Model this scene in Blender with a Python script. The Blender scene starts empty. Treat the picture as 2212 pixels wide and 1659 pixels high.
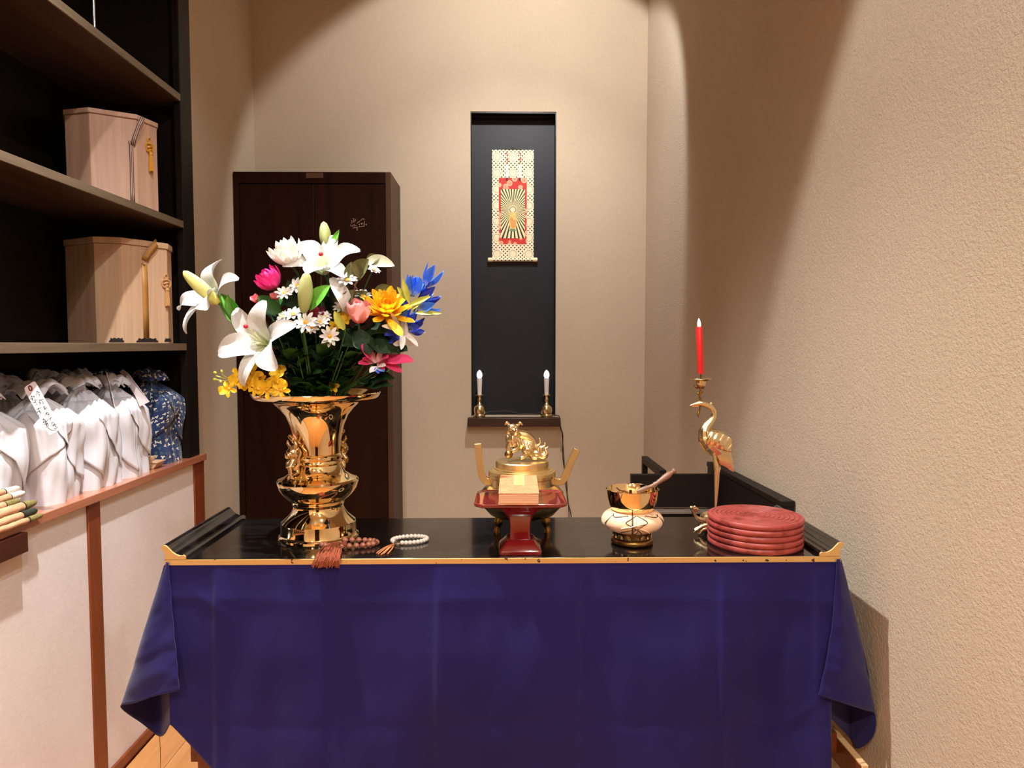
import bpy, bmesh, math, random
from mathutils import Vector, Matrix, Euler, noise
R = math.radians
PI = math.pi
random.seed(7)
SC = bpy.context.scene
COL = SC.collection

# ------------------------------------------------------------------ camera, world, lights, exposure
F_PX, CAM_Z = 1540.0, 1.08
PITCH, YAW = math.atan(84.5 / F_PX), math.atan(26 / F_PX)
cd = bpy.data.cameras.new('camera')
cd.sensor_width = 36.0
cd.lens = F_PX / 2212 * 36.0
cd.clip_start = 0.02
cam = bpy.data.objects.new('camera', cd)
COL.objects.link(cam)
cam.location = (0, 0, CAM_Z)
cam.rotation_euler = (PI / 2 - PITCH, 0, -YAW)
SC.camera = cam
CM = cam.rotation_euler.to_matrix()

W = bpy.data.worlds.new('world')
SC.world = W
W.use_nodes = True
W.node_tree.nodes['Background'].inputs[0].default_value = (1.0, 0.8, 0.6, 1)
W.node_tree.nodes['Background'].inputs[1].default_value = 0.02

SC.view_settings.view_transform = 'Standard'
SC.view_settings.look = 'None'
SC.view_settings.gamma = 1.0
SC.view_settings.use_curve_mapping = False
SC.view_settings.exposure = 0.10


def spot(name, loc, direction, energy, half, blend, col, rad=0.02):
    l = bpy.data.lights.new(name, 'SPOT')
    l.energy = energy
    l.spot_size = 2 * R(half)
    l.spot_blend = blend
    l.color = col
    l.shadow_soft_size = rad
    o = bpy.data.objects.new(name, l)
    COL.objects.link(o)
    o.location = loc
    o.rotation_euler = Vector(direction).to_track_quat('-Z', 'Y').to_euler()
    o['kind'] = 'helper'
    return o


LAMP = (1.0, 0.99, 0.965)
# ceiling spot that washes the niche wall: wide hard-edged spill plus its softer hot beam
spot('spotlight_niche', (0.15, 2.28, 2.64), (-0.131, 1.29, -1), 45, 47.5, 0.16, LAMP)
spot('spotlight_niche_beam', (0.15, 2.28, 2.64), (-0.10, 0.62, -1), 48, 40, 1.0, LAMP)
# ceiling spot above the altar: spill and beam
spot('spotlight_altar', (-0.56, 1.20, 2.62), (0.24, -0.76, -1), 58, 62, 0.10, LAMP)
spot('spotlight_altar_beam', (-0.56, 1.20, 2.62), (0.04, 0.02, -1), 230, 48, 1.0, LAMP)
# added fill for softer light on the shelves and the counter
spot('fill_shelves', (0.10, 0.70, 2.62), (-0.62, 0.50, -1), 48, 42, 0.35, LAMP)
spot('fill_front', (0.30, -0.35, 2.62), (0.0, 0.25, -1), 55, 58, 0.6, LAMP)  # added front fill for the shaded wall and the vase highlight
for i, (x, y) in enumerate(((-0.6, -1.2), (0.4, -1.3))):
    spot('fill_room', (x, y, 2.62), (0, 0, -1), 90, 74, 0.5, (1.0, 0.84, 0.68), 0.04)  # added warm fill behind the camera, lifts the ambient light


# ------------------------------------------------------------------ pixel rays -> points on real planes
def ray(u, v):
    return CM @ Vector(((u - 1106) / F_PX, -(v - 829.5) / F_PX, -1.0))


def PY(u, v, Y):
    d = ray(u, v)
    return d * (Y / d.y) + Vector((0, 0, CAM_Z))


def PX(u, v, X):
    d = ray(u, v)
    return d * (X / d.x) + Vector((0, 0, CAM_Z))


def PZ(u, v, Z):
    d = ray(u, v)
    return d * ((Z - CAM_Z) / d.z) + Vector((0, 0, CAM_Z))


# ------------------------------------------------------------------ mesh building
def lin(c):
    return tuple(((x / 255) / 12.92 if x / 255 <= 0.04045 else ((x / 255 + 0.055) / 1.055) ** 2.4) for x in c)


class MB:
    def __init__(s):
        s.v, s.f, s.uv = [], [], {}

    def box(s, c, d, M=None):
        c = Vector(c); b = len(s.v)
        for z in (-.5, .5):
            for y in (-.5, .5):
                for x in (-.5, .5):
                    p = Vector((x * d[0], y * d[1], z * d[2]))
                    s.v.append((M @ p if M else p) + c)
        for q in ((0, 2, 3, 1), (4, 5, 7, 6), (0, 1, 5, 4), (2, 6, 7, 3), (0, 4, 6, 2), (1, 3, 7, 5)):
            s.f.append([b + i for i in q])
        return s

    def bb(s, x0, x1, y0, y1, z0, z1):
        return s.box(((x0 + x1) / 2, (y0 + y1) / 2, (z0 + z1) / 2), (x1 - x0, y1 - y0, z1 - z0))

    def lathe(s, prof, c=(0, 0, 0), n=48, M=None, cap=True):
        c = Vector(c); b = len(s.v)
        for r, z in prof:
            for k in range(n):
                a = 2 * PI * k / n
                p = Vector((r * math.cos(a), r * math.sin(a), z))
                s.v.append((M @ p if M else p) + c)
        for i in range(len(prof) - 1):
            for k in range(n):
                k2 = (k + 1) % n
                s.f.append([b + i * n + k, b + i * n + k2, b + (i + 1) * n + k2, b + (i + 1) * n + k])
        if cap:
            s.f.append([b + k for k in range(n)][::-1])
            s.f.append([b + (len(prof) - 1) * n + k for k in range(n)])
        return s

    def ell(s, c, r, M=None, n=16, m=10):
        r = (r, r, r) if isinstance(r, (int, float)) else r
        c = Vector(c); b = len(s.v)
        for i in range(m + 1):
            t = PI * i / m
            for k in range(n):
                a = 2 * PI * k / n
                p = Vector((r[0] * math.sin(t) * math.cos(a), r[1] * math.sin(t) * math.sin(a), -r[2] * math.cos(t)))
                s.v.append((M @ p if M else p) + c)
        for i in range(m):
            for k in range(n):
                k2 = (k + 1) % n
                s.f.append([b + i * n + k, b + i * n + k2, b + (i + 1) * n + k2, b + (i + 1) * n + k])
        return s

    def tube(s, pts, rad, n=8, flat=1.0, up=None):
        pts = [Vector(p) for p in pts]
        rs = rad if isinstance(rad, (list, tuple)) else [rad] * len(pts)
        b = len(s.v)
        prev = Vector(up) if up else None
        for i, p in enumerate(pts):
            t = (pts[min(i + 1, len(pts) - 1)] - pts[max(i - 1, 0)])
            if t.length < 1e-9: t = Vector((0, 0, 1))
            t.normalize()
            if prev is None:
                prev = Vector((0, 0, 1)) if abs(t.z) < 0.9 else Vector((1, 0, 0))
            nn = prev - t * prev.dot(t)
            if nn.length < 1e-6: nn = t.orthogonal()
            nn.normalize(); bi = t.cross(nn); prev = nn
            for k in range(n):
                a = 2 * PI * k / n
                s.v.append(p + nn * (rs[i] * flat * math.cos(a)) + bi * (rs[i] * math.sin(a)))
        for i in range(len(pts) - 1):
            for k in range(n):
                k2 = (k + 1) % n
                s.f.append([b + i * n + k, b + i * n + k2, b + (i + 1) * n + k2, b + (i + 1) * n + k])
        s.f.append([b + k for k in range(n)][::-1])
        s.f.append([b + (len(pts) - 1) * n + k for k in range(n)])
        return s

    def grid(s, fn, nu, nv, wrap=False, uvf=None):
        b = len(s.v)
        for i in range(nu + 1):
            for j in range(nv + (0 if wrap else 1)):
                s.v.append(Vector(fn(i / nu, j / nv)))
                if uvf: s.uv[len(s.v) - 1] = uvf(i / nu, j / nv)
        w = nv if wrap else nv + 1
        for i in range(nu):
            for j in range(nv):
                j2 = (j + 1) % w if wrap else j + 1
                s.f.append([b + i * w + j, b + i * w + j2, b + (i + 1) * w + j2, b + (i + 1) * w + j])
        return s

    def prism(s, poly, axis, lo, hi):
        """poly: 2-D outline in the plane across 'axis' (x: (y,z), y: (x,z), z: (x,y))"""
        b = len(s.v); n = len(poly)
        for h in (lo, hi):
            for p, q in poly:
                s.v.append(Vector({'x': (h, p, q), 'y': (p, h, q), 'z': (p, q, h)}[axis]))
        s.f.append([b + i for i in range(n)])
        s.f.append([b + n + i for i in range(n)][::-1])
        for i in range(n):
            j = (i + 1) % n
            s.f.append([b + j, b + i, b + n + i, b + n + j])
        return s


ORG = {}


def _tag(o, label=None, cat=None, group=None, kind=None):
    if label: o['label'] = label
    if cat: o['category'] = cat
    if group: o['group'] = group
    if kind: o['kind'] = kind
    return o


def thing(name, label, cat, loc=(0, 0, 0), group=None):
    o = bpy.data.objects.new(name, None)
    o.empty_display_size = 0.02
    COL.objects.link(o)
    o.location = loc
    ORG[o.name] = Vector(loc)
    return _tag(o, label, cat, group)


def obj(name, mb, m, parent=None, bevel=0.0, sharp=38, origin=None, flat=False, solid=0.0, sub=0, remesh=0.0, kind=None, label=None, seg=2, smoothmod=0):
    porg = ORG[parent.name] if parent else Vector((0, 0, 0))
    if origin is None:
        n = max(1, len(mb.v))
        if parent: origin = porg
        else:
            xs = [p[0] for p in mb.v]; ys = [p[1] for p in mb.v]; zs = [p[2] for p in mb.v]
            origin = Vector(((min(xs) + max(xs)) / 2, (min(ys) + max(ys)) / 2, min(zs)))
    origin = Vector(origin)
    me = bpy.data.meshes.new(name)
    me.from_pydata([tuple(Vector(p) - origin) for p in mb.v], [], mb.f)
    bm = bmesh.new(); bm.from_mesh(me)
    if not mb.uv:
        bmesh.ops.remove_doubles(bm, verts=bm.verts, dist=1e-6)
    bmesh.ops.recalc_face_normals(bm, faces=bm.faces)
    bm.to_mesh(me); bm.free()
    if mb.uv:
        ul = me.uv_layers.new(name='UVMap')
        for lp in me.loops:
            ul.data[lp.index].uv = mb.uv.get(lp.vertex_index, (0, 0))
    if not flat:
        me.shade_smooth()
        me.set_sharp_from_angle(angle=R(sharp))
    if m: me.materials.append(m)
    o = bpy.data.objects.new(name, me)
    COL.objects.link(o)
    if parent: o.parent = parent
    o.location = origin - porg
    ORG[o.name] = origin
    if remesh:
        md = o.modifiers.new('remesh', 'REMESH'); md.mode = 'VOXEL'; md.voxel_size = remesh; md.use_smooth_shade = True
        if smoothmod:
            md = o.modifiers.new('smooth', 'SMOOTH'); md.iterations = smoothmod; md.factor = 0.5
    if solid:
        md = o.modifiers.new('solid', 'SOLIDIFY'); md.thickness = solid; md.offset = 0
    if bevel:
        md = o.modifiers.new('bevel', 'BEVEL'); md.width = bevel; md.segments = seg; md.limit_method = 'ANGLE'; md.angle_limit = R(40)
        md.harden_normals = False
    if sub:
        md = o.modifiers.new('sub', 'SUBSURF'); md.levels = sub; md.render_levels = sub
    if kind: o['kind'] = kind
    if label: o['label'] = label
    return o


def inst(src, name, parent, loc):
    o = bpy.data.objects.new(name, src.data)
    COL.objects.link(o)
    o.parent = parent
    o.location = Vector(loc) - ORG[parent.name]
    ORG[o.name] = Vector(loc)
    return o


def cr(pts, n=8):
    """Catmull-Rom through points (any dimension, as Vectors)"""
    pts = [Vector(p) for p in pts]
    out = []
    for i in range(len(pts) - 1):
        p0, p1, p2, p3 = pts[max(i - 1, 0)], pts[i], pts[i + 1], pts[min(i + 2, len(pts) - 1)]
        for k in range(n):
            t = k / n
            out.append(0.5 * ((2 * p1) + (p2 - p0) * t + (2 * p0 - 5 * p1 + 4 * p2 - p3) * t * t + (3 * p1 - p0 - 3 * p2 + p3) * t ** 3))
    out.append(pts[-1])
    return out


def lerp_poly(pts, t):
    """point at parameter t (0..1, by index) on a polyline"""
    x = t * (len(pts) - 1); i = min(int(x), len(pts) - 2)
    return Vector(pts[i]).lerp(Vector(pts[i + 1]), x - i)


# ------------------------------------------------------------------ materials
class NT:
    def __init__(s, name):
        s.m = bpy.data.materials.new(name); s.m.use_nodes = True
        s.t = s.m.node_tree; s.N = s.t.nodes; s.L = s.t.links
        s.b = s.N['Principled BSDF']
        s.tc = s.N.new('ShaderNodeTexCoord')

    def link(s, a, b): s.L.new(a, b)

    def val(s, sock, v):
        if hasattr(v, 'is_linked'): s.L.new(v, sock)
        else: sock.default_value = v

    def math(s, op, a, b=0.0, c=0.0):
        n = s.N.new('ShaderNodeMath'); n.operation = op
        s.val(n.inputs[0], a); s.val(n.inputs[1], b); s.val(n.inputs[2], c)
        return n.outputs[0]

    def mapping(s, src='Object', scale=(1, 1, 1), loc=(0, 0, 0), rot=(0, 0, 0)):
        n = s.N.new('ShaderNodeMapping')
        n.inputs['Scale'].default_value = scale; n.inputs['Location'].default_value = loc; n.inputs['Rotation'].default_value = rot
        s.L.new(s.tc.outputs[src], n.inputs[0])
        return n.outputs[0]

    def noise(s, vec, scale, detail=4, rough=0.55, dist=0.0):
        n = s.N.new('ShaderNodeTexNoise')
        n.inputs['Scale'].default_value = scale; n.inputs['Detail'].default_value = detail
        n.inputs['Roughness'].default_value = rough; n.inputs['Distortion'].default_value = dist
        s.L.new(vec, n.inputs['Vector'])
        return n.outputs['Fac']

    def ramp(s, fac, stops):
        n = s.N.new('ShaderNodeValToRGB')
        e = n.color_ramp.elements
        e[0].position, e[0].color = stops[0][0], (*stops[0][1], 1)
        e[1].position, e[1].color = stops[-1][0], (*stops[-1][1], 1)
        for p, c in stops[1:-1]:
            x = e.new(p); x.color = (*c, 1)
        s.L.new(fac, n.inputs[0])
        return n.outputs[0]

    def mix(s, fac, a, b, mode='MIX'):
        n = s.N.new('ShaderNodeMix'); n.data_type = 'RGBA'; n.blend_type = mode
        s.val(n.inputs[0], fac)
        s.val(n.inputs[6], (*a, 1) if isinstance(a, tuple) and len(a) == 3 else a)
        s.val(n.inputs[7], (*b, 1) if isinstance(b, tuple) and len(b) == 3 else b)
        return n.outputs[2]

    def sep(s, vec):
        n = s.N.new('ShaderNodeSeparateXYZ'); s.L.new(vec, n.inputs[0])
        return n.outputs

    def bump(s, h, strength, dist=0.002):
        n = s.N.new('ShaderNodeBump')
        n.inputs['Strength'].default_value = strength; n.inputs['Distance'].default_value = dist
        s.L.new(h, n.inputs['Height']); s.L.new(n.outputs[0], s.b.inputs['Normal'])

    def color(s, c): s.val(s.b.inputs['Base Color'], (*c, 1) if isinstance(c, tuple) and len(c) == 3 else c)

    def p(s, **k):
        for a, v in k.items():
            nm = {'rough': 'Roughness', 'metal': 'Metallic', 'coat': 'Coat Weight', 'coatr': 'Coat Roughness', 'spec': 'Specular IOR Level',
                  'sheen': 'Sheen Weight', 'sss': 'Subsurface Weight', 'ior': 'IOR', 'trans': 'Transmission Weight', 'aniso': 'Anisotropic'}[a]
            s.val(s.b.inputs[nm], v)
        return s


def plain(name, rgb, rough=0.5, metal=0.0, vary=0.12, nscale=30, bump=0.0, bscale=200, bdist=0.001, **k):
    t = NT(name)
    c = lin(rgb)
    vec = t.mapping()
    f = t.noise(vec, nscale)
    t.color(t.ramp(f, [(0.3, tuple(x * (1 - vary) for x in c)), (0.7, tuple(min(1, x * (1 + vary)) for x in c))]))
    t.p(rough=rough, metal=metal, **k)
    if bump: t.bump(t.noise(vec, bscale, 3), bump, bdist)
    return t.m


def wood(name, dark, light, axis='y', rough=0.4, scale=14, stretch=0.07, coat=0.0, bump=0.05, spec=0.5):
    t = NT(name)
    st = {'x': (stretch, 1, 1), 'y': (1, stretch, 1), 'z': (1, 1, stretch)}[axis]
    vec = t.mapping(scale=st)
    a = t.noise(vec, scale, 5, 0.6, 1.2)
    b = t.noise(vec, scale * 9, 3, 0.6)
    f = t.math('ADD', t.math('MULTIPLY', a, 0.7), t.math('MULTIPLY', b, 0.3))
    t.color(t.ramp(f, [(0.32, lin(dark)), (0.68, lin(light))]))
    t.p(rough=rough, coat=coat, coatr=0.15, spec=spec)
    if bump: t.bump(b, bump, 0.001)
    return t.m


def petal_mat(name, inner, outer, r0=0.0, r1=0.08, trans=0.25, rough=0.55, bump=0.15):
    """petal colour runs from the flower's heart to the tip (distance from the flower's own origin)"""
    t = NT(name)
    n = t.N.new('ShaderNodeVectorMath'); n.operation = 'LENGTH'
    t.link(t.tc.outputs['Object'], n.inputs[0])
    mr = t.N.new('ShaderNodeMapRange')
    mr.inputs[1].default_value = r0; mr.inputs[2].default_value = r1
    t.link(n.outputs['Value'], mr.inputs[0])
    vec = t.mapping()
    nz = t.noise(vec, 90, 3)
    f = t.math('ADD', mr.outputs[0], t.math('MULTIPLY', t.math('SUBTRACT', nz, 0.5), 0.25))
    c = t.ramp(f, [(0.05, lin(inner)), (0.75, lin(outer))])
    t.color(c)
    t.p(rough=rough)
    t.bump(t.noise(vec, 260, 2), bump, 0.0006)
    tr = t.N.new('ShaderNodeBsdfTranslucent'); t.link(c, tr.inputs[0])
    mx = t.N.new('ShaderNodeMixShader'); mx.inputs[0].default_value = trans
    t.link(t.b.outputs[0], mx.inputs[1]); t.link(tr.outputs[0], mx.inputs[2])
    t.link(mx.outputs[0], t.N['Material Output'].inputs[0])
    return t.m


def plaster(name, rgb, bstr, bscale, bdist):
    t = NT(name)
    c = lin(rgb)
    vec = t.mapping()
    big = t.noise(vec, 3.0, 4)
    fine = t.noise(vec, 70, 4, 0.6)
    fleck = t.noise(vec, 160, 2, 0.5)
    f = t.math('ADD', t.math('MULTIPLY', big, 0.5), t.math('MULTIPLY', fine, 0.5))
    base = t.ramp(f, [(0.3, tuple(x * 0.93 for x in c)), (0.7, tuple(x * 1.06 for x in c))])
    fl = t.math('GREATER_THAN', fleck, 0.735)
    t.color(t.mix(t.math('MULTIPLY', fl, 0.5), base, tuple(min(1, x * 1.5) for x in c)))
    t.p(rough=0.9, spec=0.25)
    h = t.math('ADD', t.noise(vec, bscale, 4, 0.6), t.math('MULTIPLY', t.noise(vec, bscale * 3.1, 2), 0.4))
    t.bump(h, bstr, bdist)
    return t.m


def brass(name, rgb, rough=0.12, bump=0.0, vary=0.06, dirt=0.0):
    t = NT(name)
    c = lin(rgb)
    vec = t.mapping()
    f = t.noise(vec, 25)
    col = t.ramp(f, [(0.3, tuple(x * (1 - vary) for x in c)), (0.7, tuple(min(1, x * (1 + vary)) for x in c))])
    t.color(col)
    t.p(rough=rough, metal=1.0)
    if bump: t.bump(t.noise(vec, 400, 3), bump, 0.0006)
    return t.m


M = {}
M['plaster'] = plaster('plaster_back', (198, 181, 159), 0.35, 260, 0.0012)
M['plaster_rough'] = plaster('plaster_rough', (200, 183, 162), 0.9, 170, 0.0030)
M['ceiling'] = plain('ceiling_paint', (222, 200, 172), 0.9)
M['black_wood'] = wood('black_wood', (10, 7, 5), (22, 15, 11), 'y', 0.5, 18, spec=0.2)
M['shelf_brown'] = wood('shelf_brown', (50, 34, 24), (84, 62, 46), 'y', 0.45, 16)
M['lit_shelf_edge'] = wood('lit_shelf_edge', (88, 74, 58), (122, 104, 84), 'y', 0.5, 20)  # lighter than the boards: light on their front edges put into the colour
M['red_wood'] = wood('red_brown_wood', (104, 46, 22), (138, 66, 34), 'z', 0.35, 20)
M['counter_wood'] = wood('counter_wood', (160, 96, 68), (190, 122, 92), 'y', 0.22, 22, coat=0.4, bump=0.02)
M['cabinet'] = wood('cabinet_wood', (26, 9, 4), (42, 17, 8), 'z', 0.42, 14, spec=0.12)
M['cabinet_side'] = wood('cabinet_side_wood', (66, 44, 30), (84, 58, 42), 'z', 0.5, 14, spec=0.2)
M['floor'] = wood('oak_floor', (180, 120, 68), (208, 150, 94), 'y', 0.35, 12)
M['dark_box'] = wood('dark_partition_wood', (20, 14, 11), (34, 25, 19), 'x', 0.5, 12, spec=0.25)
M['kiri'] = wood('paulownia_wood', (186, 146, 114), (216, 182, 150), 'z', 0.6, 20, stretch=0.04)
M['sill'] = wood('sill_wood', (46, 26, 18), (66, 40, 28), 'x', 0.4, 18)
# ------------------------------------------------------------------ setting
YW = 3.24
XL = -1.09
def struct(name, mb, m, parent=None, **k):
    o = obj(name, mb, m, parent, **k)
    if not parent: o['kind'] = 'structure'
    return o


XR0, XR1 = 0.659, 0.735          # right wall at the back corner and behind the camera
floor = struct('floor', MB().bb(-1.4, 0.9, -1.9, 3.5, -0.08, -0.012), M['floor'], flat=True, origin=(0, 0, 0))
pm = {}
x = -0.958
row = 0
while x < 0.60:
    w = min(0.098, 0.70 - x)
    y = 0.9 + (row * 0.37) % 0.8
    y0 = 0.9
    while y0 < 3.2:
        y1 = min(y, 3.23)
        if y1 - y0 > 0.02:
            key = (round(w, 3), round(y1 - y0, 3))
            c = Vector((x + w / 2, (y0 + y1) / 2, -0.006))
            o = obj('plank', MB().box(c, (w - 0.0012, y1 - y0 - 0.0012, 0.012)), M['floor'], floor, origin=c, flat=True)
        y0 = y1; y += 0.8
    x += 0.098; row += 1

niche_l, niche_r = PY(1017, 500, YW).x, PY(1201, 500, YW).x
niche_t, niche_b = PY(1100, 241, YW).z, PY(1100, 899, YW).z
ND = 0.066
mb = MB()
mb.bb(-1.4, niche_l, YW, YW + 0.3, -0.02, 2.75)
mb.bb(niche_r, 0.9, YW, YW + 0.3, -0.02, 2.75)
mb.bb(niche_l, niche_r, YW, YW + 0.3, niche_t, 2.75)
mb.bb(niche_l, niche_r, YW, YW + 0.3, -0.02, niche_b)
wall_back = struct('wall_back', mb, M['plaster'], flat=True, origin=(0, YW, 0))
M['niche_grey'] = plain('niche_slate_board', (25, 28, 38), 0.5, vary=0.08, nscale=12, spec=0.4)
M['niche_black'] = plain('niche_black_board', (16, 13, 12), 0.35)
struct('niche_panel', MB().bb(niche_l, niche_r, YW + ND, YW + ND + 0.02, niche_b, niche_t), M['niche_grey'], wall_back, flat=True)
struct('niche_ceiling', MB().bb(niche_l, niche_r, YW + 0.004, YW + ND, niche_t - 0.006, niche_t + 0.001), M['niche_black'], wall_back, flat=True)
struct('niche_rail', MB().bb(niche_l + 0.004, niche_r - 0.012, YW + 0.030, YW + 0.050, niche_t - 0.018, niche_t - 0.006), M['black_wood'], wall_back, bevel=0.002)
for nm, a, b in (('niche_side', niche_l - 0.001, niche_l + 0.004), ('niche_side', niche_r - 0.004, niche_r + 0.001)):
    struct(nm, MB().bb(a, b, YW + 0.003, YW + ND, niche_b, niche_t), M['niche_black'], wall_back, flat=True)
sl, sr = PY(1010, 905, YW - 0.05).x, PY(1211, 905, YW - 0.05).x
sill_t, sill_b = PY(1100, 903, YW - 0.05).z, PY(1100, 922, YW - 0.05).z
struct('trim_1', MB().bb(sl, sr, YW - 0.05, YW, sill_b, sill_t).bb(niche_l + 0.001, niche_r - 0.001, YW, YW + ND - 0.002, sill_b + 0.005, sill_t), M['sill'], bevel=0.0025)

struct('wall_left', MB().bb(-1.4, XL, 2.312, YW, -0.02, 2.75).bb(-1.4, -1.262, -1.9, 2.312, -0.02, 2.75), M['plaster'], flat=True, origin=(-1.1, 1, 0))


def xr(y): return XR0 + (XR1 - XR0) * (YW - y) / (YW - 0.4)


mb = MB()
ys = [YW + 0.02, -1.9]
mb.prism([(xr(ys[0]), ys[0]), (xr(ys[1]), ys[1]), (1.1, ys[1]), (1.1, ys[0])], 'z', -0.02, 2.75)
struct('wall_right', mb, M['plaster_rough'], flat=True, origin=(0.7, 1, 0))
struct('wall_front', MB().bb(-1.4, 1.1, -2.0, -1.85, -0.02, 2.75), M['plaster'], flat=True)
struct('ceiling', MB().bb(-1.4, 1.1, -1.9, 3.5, 2.66, 2.75), M['ceiling'], flat=True)
d = obj('reflection_door', MB().bb(-0.2, 0.55, -1.85, -1.83, 0, 2.0), M['cabinet'], bevel=0.004)  # unseen door, added to give dark reflections in the vase
d['kind'] = 'structure'
obj('door_handle', MB().tube([(0.46, -1.828, 0.95), (0.46, -1.79, 0.95), (0.38, -1.79, 0.95)], 0.009, 8), brass('door_handle_metal', (190, 190, 190), 0.3), d)
# ------------------------------------------------------------------ left: shelf unit over a counter
SX = -0.968                       # front plane of the shelves
SHZ = [(1.818, 1.838), (1.438, 1.457), (1.064, 1.084)]
unit = thing('shelf_unit', 'tall black wooden shelf unit with three boards with edges painted lit built over the counter', 'shelf', (-1.1, 2.3, 0.727))
mb = MB().bb(-1.262, -1.25, 0.3, 2.30, 0.727, 2.65)
obj('back_panel', mb, M['black_wood'], unit, flat=True)
obj('upright', MB().bb(-1.25, -0.99, 2.262, 2.30, 0.727, 2.65), M['black_wood'], unit)
obj('stile', MB().bb(-0.99, SX, 2.222, 2.30, 0.727, 2.65), M['black_wood'], unit, bevel=0.002)
obj('upright', MB().bb(-1.25, SX, 0.30, 0.33, 0.727, 2.65), M['black_wood'], unit, bevel=0.002)
obj('top_board', MB().bb(-1.25, -0.992, 0.33, 2.262, 2.60, 2.65), M['black_wood'], unit)
for a, b in SHZ:
    s = obj('shelf_board', MB().bb(-1.25, SX - 0.004, 0.33, 2.222, a, b).bb(-1.25, -0.991, 2.222, 2.262, a, b), M['shelf_brown'], unit, flat=True)
    e = obj('lit_edge_strip', MB().bb(SX - 0.004, SX + 0.001, 0.33, 2.221, a - 0.001, b + 0.0005), M['lit_shelf_edge'], s, bevel=0.001)
M['steel'] = plain('polished_steel', (190, 196, 204), 0.18, 1.0)
rod = thing('steel_rod', 'thin shiny steel rod standing on the uppermost black shelf', 'rod', (-1.12, 1.98, 1.838))
p = PX(203, 40, -1.0)
obj('rod', MB().tube([(p.x, p.y, 1.846), (p.x, p.y, 2.3)], 0.0035, 10), M['steel'], rod)
obj('rod_foot', MB().lathe([(0.012, 1.838), (0.012, 1.844), (0.004, 1.848)], (p.x, p.y, 0), 16), M['steel'], rod)

CZ = 0.727
CX = -0.956
counter = thing('counter_cabinet', 'low cabinet with reddish brown counter top and pale linen panels below the shelves', 'cabinet', (-1.1, 1.4, 0))
obj('counter_top', MB().bb(-1.262, CX, 0.25, 2.325, CZ - 0.020, CZ), M['counter_wood'], counter, bevel=0.0015)
obj('carcass', MB().bb(-1.262, -0.986, 0.25, 2.30, 0.0, CZ - 0.020), M['red_wood'], counter, flat=True)
t = NT('linen_panel')
vec = t.mapping(scale=(1, 0.25, 1.6))
n1 = t.noise(vec, 260, 3); n2 = t.noise(t.mapping(), 6, 4)
f = t.math('ADD', t.math('MULTIPLY', n1, 0.6), t.math('MULTIPLY', n2, 0.4))
t.color(t.ramp(f, [(0.3, lin((222, 212, 210))), (0.7, lin((240, 233, 232)))]))
t.p(rough=0.8); t.bump(n1, 0.15, 0.0006)
M['linen'] = t.m
pyA, pyB = PX(193, 1200, -0.966).y, PX(219, 1200, -0.966).y
pyC, pyD = PX(420, 1020, -0.966).y, 2.322
for a, b in ((0.25, pyA), (pyB, pyC)):
    obj('linen_panel', MB().bb(-0.986, -0.970, a + 0.0005, b - 0.0005, 0.028, CZ - 0.0205), M['linen'], counter, flat=True)
for a, b in ((pyA, pyB), (pyC, pyD)):
    obj('post', MB().bb(-0.99, -0.965, a, b, 0.0, CZ - 0.0203), M['red_wood'], counter, bevel=0.001)
obj('plinth', MB().bb(-0.99, -0.962, 0.25, pyA, 0, 0.028).bb(-0.99, -0.962, pyB, pyC, 0, 0.028), M['red_wood'], counter, bevel=0.0012)
ye = PX(60, 1145, -0.945).y
M['dark_red_wood'] = wood('dark_red_wood', (46, 16, 8), (70, 26, 14), 'y', 0.4, 18)
obj('front_ledge', MB().bb(-0.985, -0.945, 0.25, ye, 0.667, 0.7065), M['dark_red_wood'], counter, bevel=0.001)

# ------------------------------------------------------------------ dark wardrobe against the back wall
YF = 2.965
cl, crr = XL + 0.004, PY(847, 700, YF).x
ct = PY(600, 371, YF).z
cab = thing('wardrobe', 'tall dark brown two-door wardrobe against the back wall behind the flowers', 'wardrobe', ((cl + crr) / 2, 3.1, 0))
cw = 0.022
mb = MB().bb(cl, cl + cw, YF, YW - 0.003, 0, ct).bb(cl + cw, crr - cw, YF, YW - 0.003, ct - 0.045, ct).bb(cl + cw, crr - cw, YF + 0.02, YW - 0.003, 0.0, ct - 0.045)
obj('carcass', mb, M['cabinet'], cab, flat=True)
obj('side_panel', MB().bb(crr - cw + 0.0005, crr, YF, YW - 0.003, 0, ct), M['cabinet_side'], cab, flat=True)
seam = PY(679, 500, YF).x
zs = PY(850, 852, YF).z
z1 = ct - 0.048
for a, b in ((cl + cw + 0.001, seam - 0.001), (seam + 0.001, crr - cw - 0.001)):
    obj('door', MB().bb(a, b, YF + 0.003, YF + 0.02, zs + 0.001, z1), M['cabinet'], cab, bevel=0.0012)
    obj('lower_door', MB().bb(a, b, YF + 0.003, YF + 0.02, 0.05, zs - 0.001), M['cabinet'], cab, bevel=0.0012)
pl = [PY(661, 373, YF), PY(698, 387, YF)]
M['label_brown'] = plain('name_plate', (84, 56, 42), 0.4)
obj('name_plate', MB().bb(pl[0].x, pl[1].x, YF - 0.002, YF, pl[1].z + 0.004, pl[0].z - 0.001), M['label_brown'], cab, bevel=0.0005)
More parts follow.
